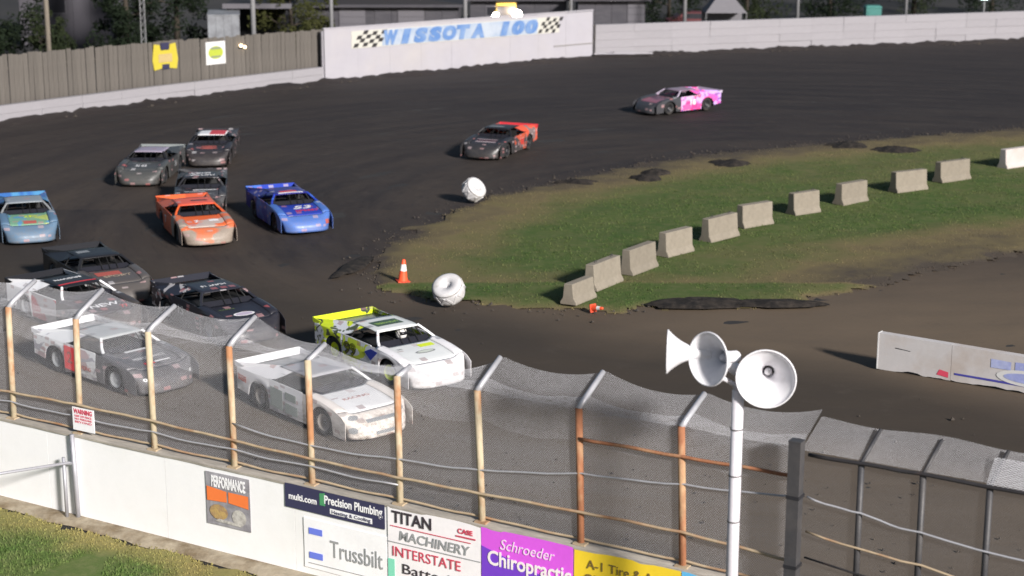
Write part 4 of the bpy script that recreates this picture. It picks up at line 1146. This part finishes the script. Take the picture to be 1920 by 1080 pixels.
# white pillared black and red car
b10 = LV('paint_black_red', (.025, .022, .026), (.42, .03, .05), None, 4, .60, .25)
make_car(-12.2, 47.75, -46, 'black race car with white window pillars and red roof stripe above the fence',
         dict(side=LV('paint_grey_side', (.40, .38, .40), (.45, .08, .10), None, 8, .56, .4), rear=wht, hood=b10, nose=LV('paint_nose_dark', (.05, .045, .045), dirt=.4), roof=C['black_car'], trim=wht, spoiler=C['black_car'], deck=C['black_car'], rim=C['grey_car']),
         [roof_text('BROWN', -.42, 0, .26, C['white_car'], .02, .9), roof_patch('red_stripe', .10, .20, -.62, .62, C['red_car'], 1.352), hood_text('NEW', .8, 0, .34, C['white_car'], .02, .95), hood_text('77', 1.1, .5, .25, C['red_car'])])
# dark car with grey and red hood
h9 = LV('paint_hood_greyred', (.085, .078, .076), None, None, 6, .5, .4)
make_car(-12.4, 51.3, -57, 'dark race car with grey hood and faded red lettering beside the white pillared car',
         dict(side=C['black_car'], rear=C['black_car'], hood=h9, nose=h9, roof=C['black_car'], trim=C['black_car'], spoiler=C['black_car'], deck=C['black_car'], rim=C['black_car']),
         [hood_patch('red_patch', .25, .62, -.5, .3, C['brick']), hood_text('SPORT', .72, .1, .22, LV('paint_tan', (.45, .36, .26), dirt=.2), .01, .9), roof_patch('roof_print', -.6, -.3, -.5, -.1, C['grey_car'])])
# light blue car at the left edge
l8 = LV('paint_skyblue', (.025, .11, .34), (.06, .22, .42), None, 2, .52, .3)
make_car(-16.89, 59.9, -70, 'light blue race car with green and yellow hood at the left edge',
         dict(side=l8, rear=l8, hood=LV('paint_hood_green', (.16, .33, .22), (.38, .46, .12), (.10, .28, .46), 3, .52, .2, 1.4), nose=LV('paint_nose_blue', (.09, .17, .27), dirt=.35), roof=LV('paint_roof_greyblue', (.24, .27, .30), dirt=.2), trim=C['grey_car'], spoiler=l8, deck=C['black_car'], rim=C['black_car']),
         [hood_patch('red_patch', .92, 1.2, -.2, .25, C['brick']), hood_text('21', .45, .0, .34, C['neon'], .02), side_text('21', -.3, .6, .42, C['neon'])])
# orange car
o6 = LV('paint_orange', (.62, .10, .025), (.40, .06, .02), None, 5, .58, .3)
make_car(-10.92, 59.55, -68, 'orange race car with tan grey nose in the middle of the pack',
         dict(side=o6, rear=o6, hood=LV('paint_hood_orange', (.70, .13, .035), (.46, .38, .34), None, 11, .55, .25, 1.4), nose=LV('paint_nose_greytan', (.30, .25, .21), (.62, .14, .05), None, 6, .60, .45), roof=LV('paint_roof_orange', (.72, .10, .05), dirt=.1), trim=o6, spoiler=o6, deck=C['black_car'], rim=C['black_car']),
         [hood_patch('white_patch', .62, .80, .18, .52, C['white_car']), hood_text('7', .75, -.28, .34, C['white_car'], .02), side_text('7', -.3, .6, .44, C['white_car']), roof_patch('dark_print', -.3, -.1, -.1, .5, C['black_car'])], steer=-6)
# blue car
b7 = LV('paint_royal', (.018, .045, .36), (.05, .14, .50), None, 4, .55, .2)
make_car(-7.96, 61.55, -66, 'royal blue race car with red and white hood lettering ahead of the pack',
         dict(side=b7, rear=LV('paint_deepblue', (.02, .02, .22), dirt=.15), hood=b7, nose=LV('paint_nose_royal', (.06, .15, .46), dirt=.25), roof=LV('paint_roof_navy', (.02, .02, .20), dirt=.1), trim=b7, spoiler=b7, deck=C['blue_car'], rim=C['black_car']),
         [hood_text('53', .50, .10, .52, C['white_car'], .03, .75, .3), hood_text('SPEED', .88, .2, .24, C['red_car'], .03, .85), roof_patch('red_print', -.05, .2, -.35, .30, C['red_car'], 1.352), roof_patch('white_print', .2, .34, -.45, .5, C['white_car'], 1.350), hood_patch('red_dot', 1.7, 1.9, .7, .86, C['brick'])])
# black and white car behind the orange one
b5 = LV('paint_black5', (.022, .022, .026), (.06, .06, .065), None, 9, .55, .3)
make_car(-11.6, 64.8, -82, 'black race car with white lettering bars just behind the orange car',
         dict(side=b5, rear=b5, hood=b5, nose=b5, roof=b5, trim=b5, spoiler=b5, deck=C['black_car'], rim=C['black_car']),
         [roof_text('DIRT', -.45, -.05, .34, C['white_car'], .03, .85), roof_text('MOTOR', 0.0, .05, .34, C['white_car'], .03, 1.0), hood_patch('white_bar', .28, .36, -.3, .62, C['white_car']), hood_patch('white_bar', .55, .60, -.62, .2, C['white_car']), hood_text('MOTORSPORT', .86, 0, .2, C['grey_car'], .01, 1.1)])
# grey car
g4 = LV('paint_gunmetal', (.036, .039, .041), (.060, .064, .065), None, 6, .5, .3)
make_car(-14.69, 70.8, -92, 'dark grey race car with pale lilac roof left of the red roofed car',
         dict(side=g4, rear=g4, hood=g4, nose=g4, roof=LV('paint_roof_lilac', (.30, .26, .34), dirt=.1), trim=C['black_car'], spoiler=LV('paint_spoiler_grey', (.20, .22, .22), dirt=.2), deck=C['black_car'], rim=C['black_car']),
         [hood_text('58', .80, -.05, .34, C['white_car'], .0, .5), hood_patch('pale_bar', .42, .50, -.45, .3, C['grey_car']), side_text('58', -.2, .6, .4, C['grey_car'], 1)])
# dark car with red and white roof
d3 = LV('paint_graphite', (.024, .022, .026), None, None, 8, .5, .3)
make_car(-12.92, 75.3, -87, 'dark race car with red and white roof, farthest back in the pack',
         dict(side=d3, rear=d3, hood=d3, nose=d3, roof=C['white_car'], trim=C['black_car'], spoiler=d3, deck=C['black_car'], rim=C['black_car']),
         [roof_patch('red_print', -.80, .36, -.10, .60, C['red_car'], 1.352), hood_patch('red_oval', .42, .70, -.36, .36, C['brick'], 0, True), hood_patch('dark_band', .54, .58, -.28, .28, C['black_car'], 0, False, .012), hood_patch('red_oval', .74, .94, -.4, .4, C['brick'], 0, True)])
# black and red car alone
r2 = LV('paint_redtail', (.62, .085, .04), (.20, .15, .15), None, 10, .54, .25, 1.2)
b2 = LV('paint_slate', (.024, .025, .030), None, None, 2, .5, .3)
make_car(-.54, 77.1, -112, 'dark race car with red tail and side running alone above the infield',
         dict(side=LV('paint_greyside2', (.05, .045, .05), (.46, .08, .04), None, 13, .55, .3), rear=r2, hood=b2, nose=b2, roof=C['black_car'], trim=C['black_car'], spoiler=C['red_car'], deck=C['black_car'], rim=C['black_car']),
         [hood_patch('pale_bar', .50, .60, -.55, .45, LV('paint_pinkgrey', (.45, .36, .38), dirt=.1)), hood_patch('pale_bar', .86, .98, -.5, .5, MATS['paint_pinkgrey']), hood_patch('maroon_bar', .68, .78, -.5, .5, LV('paint_maroon', (.09, .02, .03), dirt=.1)), roof_patch('pale_print', -.2, .1, -.5, .2, C['grey_car']), side_text('31', -.3, .55, .42, C['red_car'], 1)])
# pink car
p1 = LV('paint_pink', (.66, .36, .60), (.74, .05, .24), (.30, .14, .50), 3, .47, .1, 1.5)
make_car(8.52, 90.4, -144, 'pink and purple race car with dark nose farthest along the turn',
         dict(side=p1, rear=LV('paint_violet', (.52, .34, .72), (.76, .10, .36), (.28, .10, .45), 4, .52, .1, 1.5), hood=LV('paint_hood_rose', (.26, .10, .14), (.10, .05, .07), None, 7, .48, .15), nose=LV('paint_nose_grey', (.040, .042, .050), dirt=.15), roof=LV('paint_roof_mauve', (.26, .19, .25), dirt=.1), trim=C['lilac'], spoiler=C['lilac'], deck=C['grey_car'], rim=C['black_car']),
         [side_text('18', -.2, .58, .46, C['white_car'], 1), side_patch('pink_flash', [(-.1, .2), (.5, .18), (.35, .46), (-.05, .50)], C['pink_car'], 1)])

# driver of the white and yellow car: helmet, visor, suited shoulders
surf('suit', (.05, .07, .22), .8); surf('helmet_white', (.75, .74, .72), .3); surf('visor', (.02, .02, .025), .1)
hd = R(-53); c_, s_ = math.cos(hd), math.sin(hd)
px, py = -3.08 + c_ * .10 - s_ * .26, 43.05 + s_ * .10 + c_ * .26
r = tag(empty('person', (px, py, .47), hd), 'driver in white helmet at the wheel of the white and yellow car', 'person')
mb = MB(); mb.lathe([(.001, -.15), (.17, -.15), (.19, 0), (.20, .12), (.15, .20), (.07, .24), (.06, .29)], 18, Matrix.Scale(1.15, 4, (0, 1, 0)))
for s in (-1, 1): mb.path([(.02, s * .20, .14), (.14, s * .26, .02), (.34, s * .15, .06)], [.065, .055, .04], 8)
mb.build('body', MATS['suit'], r, smooth=True)
MB().lathe([(.001, .27), (.10, .27), (.135, .33), (.145, .41), (.12, .50), (.06, .545), (.001, .55)], 20, Matrix.Scale(1.12, 4, (1, 0, 0))).build('helmet', MATS['helmet_white'], r, smooth=True)
mb = MB(); rows = [[Vector((.167 * math.cos(q * .16), .152 * math.sin(q * .16), .385 + .085 * k)) for q in range(-5, 6)] for k in range(2)]
obj('visor', grid_mesh('visor', rows, MATS['visor'], .006), r)

# ------------------------------------------------------------------ background behind the far wall
surf('bark', (.045, .036, .028), .95, var=.3, stretch=(3, 3, .6), bmp=.5, bscale=12)
def leaf_mat(name, a, b2):
    m, nt, b, oc = start(name)
    c = _mix(nt, _ramp(nt, _noise(nt, oc, .9, 4, .7), .3, .7), a, b2)
    nt.links.new(c, b.inputs['Base Color']); b.inputs['Roughness'].default_value = .8; b.inputs['Specular IOR Level'].default_value = .1
    return m
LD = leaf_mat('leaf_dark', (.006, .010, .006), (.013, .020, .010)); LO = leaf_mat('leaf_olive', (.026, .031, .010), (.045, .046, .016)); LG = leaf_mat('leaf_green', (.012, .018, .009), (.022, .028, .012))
def tree(x, y, h, rad, mat, label, conifer=False, low=.15, n=5200, seed=0):
    rnd = random.Random(seed * 77 + 5)
    root = tag(empty('conifer_tree' if conifer else 'leafy_tree', (x, y, -.05)), label, 'tree', 'trees behind the far wall')
    mb = MB().path([(0, 0, 0), (.05, .05, h * .3), (-.05, 0, h * .62), (0, 0, h * .95)], [.045 * h * .55, .03 * h * .6, .018 * h * .6, .02], 8)
    for k in range(9):
        a = rnd.uniform(0, 6.28); z = h * rnd.uniform(.25, .8); l = rad * rnd.uniform(.5, .85)
        mb.path([(0, 0, z), (math.cos(a) * l * .5, math.sin(a) * l * .5, z + .15 * l), (math.cos(a) * l, math.sin(a) * l, z + (.1 if conifer else .5) * l)], [.06, .04, .015], 5)
    mb.build('trunk', MATS['bark'], root, smooth=True)
    clumps = []
    for k in range(46 if not conifer else 70):
        t = rnd.uniform(low, 1.0); a = rnd.uniform(0, 6.28)
        env = rad * ((1.02 - t) ** .8 if conifer else math.sqrt(max(.05, 1 - ((t - .55) / .55) ** 2)))
        rr = env * math.sqrt(rnd.uniform(.15, 1))
        clumps.append((math.cos(a) * rr, math.sin(a) * rr, t * h, rad * rnd.uniform(.16, .32)))
    vs, fs = [], []
    for k in range(n):
        cx, cy, cz, cr = rnd.choice(clumps)
        d = Vector((rnd.gauss(0, 1), rnd.gauss(0, 1), rnd.gauss(0, .8))).normalized() * cr * rnd.uniform(.5, 1.05)
        p = Vector((cx, cy, cz)) + d
        s = rnd.uniform(.07, .17)
        u = Vector((rnd.gauss(0, 1), rnd.gauss(0, 1), rnd.gauss(0, .6))).normalized(); w = u.orthogonal().normalized()
        q = len(vs)
        vs += [p - u * s, p + w * s * .5, p + u * s, p - w * s * .5]; fs.append((q, q + 1, q + 2, q + 3))
    obj('crown', mesh_from('crown', vs, fs, mat), root)
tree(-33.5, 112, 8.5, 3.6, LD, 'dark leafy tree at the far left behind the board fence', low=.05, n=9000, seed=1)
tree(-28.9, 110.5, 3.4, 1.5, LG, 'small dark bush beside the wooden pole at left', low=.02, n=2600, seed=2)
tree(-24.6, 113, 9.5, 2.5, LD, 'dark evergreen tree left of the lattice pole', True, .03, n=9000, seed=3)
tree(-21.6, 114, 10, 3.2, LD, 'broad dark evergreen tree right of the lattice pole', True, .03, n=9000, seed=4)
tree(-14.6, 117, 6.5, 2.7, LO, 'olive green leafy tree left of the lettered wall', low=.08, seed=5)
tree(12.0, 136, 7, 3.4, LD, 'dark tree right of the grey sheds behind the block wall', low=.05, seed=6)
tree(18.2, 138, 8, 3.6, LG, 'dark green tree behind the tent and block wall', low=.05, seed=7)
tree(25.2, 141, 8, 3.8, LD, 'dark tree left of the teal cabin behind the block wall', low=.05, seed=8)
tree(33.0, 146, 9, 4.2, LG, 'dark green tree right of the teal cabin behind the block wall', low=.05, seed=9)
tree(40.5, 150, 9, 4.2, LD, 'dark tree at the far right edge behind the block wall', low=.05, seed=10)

surf('siding', (.052, .050, .060), .8, (.068, .065, .075), .8, var=.15, stretch=(1, 1, 6), rand=.1); surf('siding_pale', (.115, .11, .125), .8, var=.1); surf('roof_dark', (.014, .014, .018), .8, var=.2)
surf('shed_violet', (.070, .066, .078), .8, var=.12, stretch=(5, 5, .3)); surf('trailer_white', (.22, .23, .25), .6, (.15, .155, .17), 1.2, var=.15); surf('galv_pole', (.22, .22, .23), .6, var=.2); surf('wood_pole', (.19, .165, .135), .9, var=.3, stretch=(4, 4, .4))
def shed(x0, x1, y, d, h, wall, label, doors=(), rise=.9, windows=()):
    r = tag(empty('shed', ((x0 + x1) / 2, y, -.05)), label, 'building', 'sheds behind the far wall')
    w = x1 - x0
    # walls built of upright cladding sheets
    n = max(3, int(w / 1.2))
    for i in range(n):
        a, b2 = -w / 2 + w * i / n, -w / 2 + w * (i + 1) / n
        MB().box(a + .01, b2 - .01, 0 + (.02 if i % 2 else 0), d, 0, h).build('cladding_sheet', wall, r)
    MB().prism([(-w / 2 - .4, h), (w / 2 + .4, h), (w / 2 + .3, h + .12), (0, h + rise), (-w / 2 - .3, h + .12)], -.5, d + .5).build('roof', MATS['roof_dark'], r)
    MB().box(-w / 2 - .4, w / 2 + .4, -.56, -.5, h - .1, h + .1).build('fascia', MATS['siding'], r)
    for a, b2, hh in doors:
        dd = MB().box(a, b2, -.05, 0, .02, hh).build('roller_door', MATS['siding_pale'], r)
        for k in range(1, int(hh / .5) + 1): MB().box(a + .03, b2 - .03, -.065, -.05, k * .5 - .03, k * .5).build('door_seam', MATS['siding'], dd)
    for a, b2, z0, z1 in windows:
        f = MB().box(a, b2, -.05, .0, z0, z1).build('window', MATS['siding_pale'], r); MB().box(a + .08, b2 - .08, -.06, -.051, z0 + .08, z1 - .08).build('pane', MATS['window_screen'], f)
    return r
shed(-34.4, -28.2, 124, 6, 5.0, MATS['shed_violet'], 'plain violet grey building between the trees at far left', windows=((-1.2, .2, 2.2, 3.4),))
shed(-15.0, -3.9, 130, 6, 2.3, MATS['siding'], 'long grey shed with two pale doors behind the lettered wall', ((-3.2, -1.3, 2.1), (1.1, 3.0, 2.0)))
shed(-3.2, 4.2, 136, 6, 2.3, MATS['siding'], 'grey shed behind the two bright lamps', windows=((-2.5, -1.2, 1.0, 1.8),))
shed(4.9, 9.9, 132, 5, 2.6, MATS['siding'], 'grey shed with pale end door near the right end of the lettered wall', ((1.2, 2.4, 2.5),))
# pale trailer between the trees
r = tag(empty('trailer', (-18.3, 112.5, 0), .15), 'pale box trailer between the evergreen trees and the grey pole', 'trailer')
for i in range(4): MB().box(-1.0 + i * .5 + .006, -.5 + i * .5 - .006, 0, 4, .55, 3.0).build('side_panel', MATS['trailer_white'], r)
MB().box(-1.03, 1.03, -.03, 4.03, 3.0, 3.06).build('roof', MATS['trailer_white'], r); MB().box(-1.0, 1.0, .1, 3.9, .4, .54).build('chassis', MATS['dark_metal'], r)
for s in (-1, 1):
    for q in (1.6, 2.4): MB().lathe([(.001, -.1), (.30, -.1), (.34, -.05), (.34, .05), (.30, .1), (.001, .1)], 16, Matrix.Translation((s * .9, q, .34)) @ Matrix.Rotation(R(90), 4, 'Y')).build('wheel', MATS['tyre_rubber'], r, smooth=True)
r = tag(empty('carport', (-16.6, 116, 0)), 'dark open carport with pale roof edge beside the grey pole', 'building')
for q in (-1.9, 1.9):
    for w in (0, 3.5): MB().box(q - .08, q + .08, w - .08, w + .08, -.05, 3.3).build('post', MATS['roof_dark'], r)
MB().box(-2.2, 2.2, -.3, 3.8, 3.3, 3.45).build('roof', MATS['roof_dark'], r); MB().box(-2.25, 2.25, -.36, -.3, 3.18, 3.5).build('fascia', MATS['siding_pale'], r); MB().box(-2.0, 2.0, 3.4, 3.5, 0, 3.28).build('back_wall', MATS['roof_dark'], r)

def pole(x, y, h, rad, mat, label, lattice=False):
    r = tag(empty('light_pole', (x, y, -.05)), label, 'pole', 'poles behind the far wall')
    if lattice:
        for q in ((-.14, -.12), (.14, -.12), (0, .14)): MB().tube((*q, 0), (q[0] * .8, q[1] * .8, h), .025, 6).build('leg', mat, r)
        mb = MB()
        k = 0; z = .2
        while z < h - .5:
            mb.tube((-.14, -.12, z), (.14, -.12, z + .4), .014, 4); mb.tube((.14, -.12, z + .4), (0, .14, z + .8), .014, 4); mb.tube((0, .14, z), (-.14, -.12, z + .4), .014, 4); z += .4
        mb.build('bracing', mat, r)
    else:
        MB().path([(0, 0, 0), (0, 0, h * .5), (0, 0, h)], [rad, rad * .9, rad * .75], 10).build('shaft', mat, r, smooth=True)
    MB().box(-.9, .9, -.06, .06, h - .5, h - .38).build('cross_arm', mat, r)
    for q in (-.7, 0, .7): MB().box(q - .2, q + .2, -.3, -.06, h - .75, h - .5).build('floodlight', MATS['dark_metal'], r)
pole(-25.3, 96.5, 11, .15, MATS['wood_pole'], 'thick wooden pole at the far left behind the board fence')
pole(-20.9, 100.5, 11, .15, MATS['galv_pole'], 'lattice pole above the yellow sign board', True)
pole(-15.4, 105.5, 11, .16, MATS['galv_pole'], 'grey pole between the trailer and the olive tree')
pole(-10.95, 107.5, 11, .13, MATS['galv_pole'], 'grey pole at the left end of the lettered wall')
pole(-2.98, 112.5, 11, .15, MATS['galv_pole'], 'grey pole above the middle of the lettered wall')
pole(3.95, 119, 11, .11, MATS['galv_pole'], 'slim grey pole above the right part of the lettered wall')
pole(12.4, 127.5, 11, .15, MATS['galv_pole'], 'grey pole left of the tent behind the block wall')
pole(20.9, 130, 11, .14, MATS['galv_pole'], 'grey pole right of the tent behind the block wall')
pole(29.6, 133.5, 11, .13, MATS['galv_pole'], 'grey pole right of the teal cabin')

# loader with two lit headlamps
surf('loader_yellow', (.30, .19, .02), .6, var=.2)
r = tag(empty('loader', (-.4, 121.5, 0)), 'yellow loader with two bright headlamps behind the lettered wall', 'loader')
MB().box(-1.0, 1.0, 0, 2.6, .8, 1.9, taper=.06).build('body', MATS['loader_yellow'], r); MB().box(-.75, .75, .9, 2.3, 1.9, 3.0, taper=.08).build('cab', MATS['loader_yellow'], r)
MB().box(-.62, .62, .90, .93, 2.1, 2.8).build('windscreen', MATS['window_screen'], r); MB().box(-1.0, 1.0, -.1, .02, 2.02, 2.12).build('lamp_bar', MATS['dark_metal'], r)
for q in (-.8, .8):
    for w in (.4, 2.0): MB().lathe([(.001, -.22), (.5, -.22), (.6, -.12), (.6, .12), (.5, .22), (.001, .22)], 18, Matrix.Translation((q * 1.15, w, .6)) @ Matrix.Rotation(R(90), 4, 'Y')).build('wheel', MATS['tyre_rubber'], r, smooth=True)
h1 = MB().lathe([(.001, .16), (.25, .12), (.34, 0), (.30, -.1)], 16, Matrix.Translation((.75, -.16, 2.3)) @ Matrix.Rotation(R(90), 4, 'X')).build('headlamp', LAMPW, r, smooth=True)
h2 = MB().lathe([(.001, .12), (.17, .08), (.22, 0), (.2, -.08)], 16, Matrix.Translation((-.72, -.16, 2.22)) @ Matrix.Rotation(R(90), 4, 'X')).build('headlamp', LAMPW, r, smooth=True)
ld = bpy.data.lights.new('headlamp_light', 'POINT'); ld.energy = 220; ld.color = (1, .78, .5); ld.shadow_soft_size = .2
lo = bpy.data.objects.new('headlamp_light', ld); COL.objects.link(lo); lo.parent = r; lo.location = (.3, -.6, 2.4)
# tent, red car, teal cabin, green lamp
surf('tent_grey', (.16, .155, .17), .9, var=.15); surf('teal', (.05, .19, .17), .6, var=.15); surf('dull_red', (.10, .018, .022), .5, var=.1)
r = tag(empty('tent', (15.4, 129, 0)), 'small grey peaked tent behind the block wall', 'tent')
mb = MB(); mb.add([(-1.5, -1.5, 1.9), (1.5, -1.5, 1.9), (1.5, 1.5, 1.9), (-1.5, 1.5, 1.9), (-.25, -.25, 3.4), (.25, -.25, 3.4), (.25, .25, 3.4), (-.25, .25, 3.4)], [(0, 1, 5, 4), (1, 2, 6, 5), (2, 3, 7, 6), (3, 0, 4, 7), (4, 5, 6, 7)]); mb.build('canopy', MATS['tent_grey'], r)
for q in (-1.45, 1.45):
    for w in (-1.45, 1.45): MB().tube((q, w, 0), (q, w, 1.92), .03, 6).build('leg', MATS['galv_pole'], r)
MB().box(-1.45, 1.45, 1.40, 1.44, 0.05, 1.88).build('back_wall', MATS['tent_grey'], r)
r = tag(empty('portable_toilet', (26.3, 129, 0)), 'narrow teal cabin behind the block wall', 'cabin')
MB().box(-.55, .55, 0, 1.1, 0, 2.15).build('body', MATS['teal'], r); MB().box(-.6, .6, -.05, 1.15, 2.15, 2.3, taper=.1).build('roof', MATS['teal'], r); MB().box(-.42, .42, -.03, 0, .1, 2.0).build('door', MATS['teal'], r)
r = tag(empty('parked_car', (14.0, 134, 0), .1), 'dull red parked car beside the tent behind the block wall', 'car')
MB().prism([(-2.1, .35), (2.1, .35), (2.15, .75), (1.2, .9), (.6, 1.4), (-1.0, 1.42), (-1.7, .95), (-2.15, .85)], 0, 1.7).build('body', MATS['dull_red'], r)
MB().prism([(-.95, .95), (.95, .95), (.5, 1.33), (-.9, 1.35)], -.01, 0).build('window', MATS['window_screen'], r)
for q in (-1.3, 1.3):
    for w in (.1, 1.6): MB().lathe([(.001, -.1), (.28, -.1), (.32, -.05), (.32, .05), (.28, .1), (.001, .1)], 16, Matrix.Translation((q, w, .32)) @ Matrix.Rotation(R(90), 4, 'X')).build('wheel', MATS['tyre_rubber'], r, smooth=True)
r = tag(empty('yard_lamp', (35.6, 134, 0)), 'lit greenish white lamp on a post at the upper right edge', 'lamp')
MB().tube((0, 0, 0), (0, 0, 2.3), .06, 8).build('post', MATS['galv_pole'], r); MB().box(-.5, .5, -.12, .12, 2.28, 2.34).build('bracket', MATS['dark_metal'], r)
MB().lathe([(.001, -.12), (.22, -.1), (.34, 0), (.22, .12), (.001, .16)], 18, Matrix.Translation((0, 0, 2.5))).build('globe', LAMPG, r, smooth=True)
r = tag(empty('yard_lamp', (-26.0, 119.5, 0)), 'tiny pale lamp on a short post under the dark evergreen tree', 'lamp')
MB().tube((0, 0, 0), (0, 0, 1.0), .04, 6).build('post', MATS['dark_metal'], r); MB().lathe([(.001, -.06), (.12, -.03), (.12, .04), (.001, .08)], 12, Matrix.Translation((0, 0, 1.08))).build('globe', LAMP, r, smooth=True)
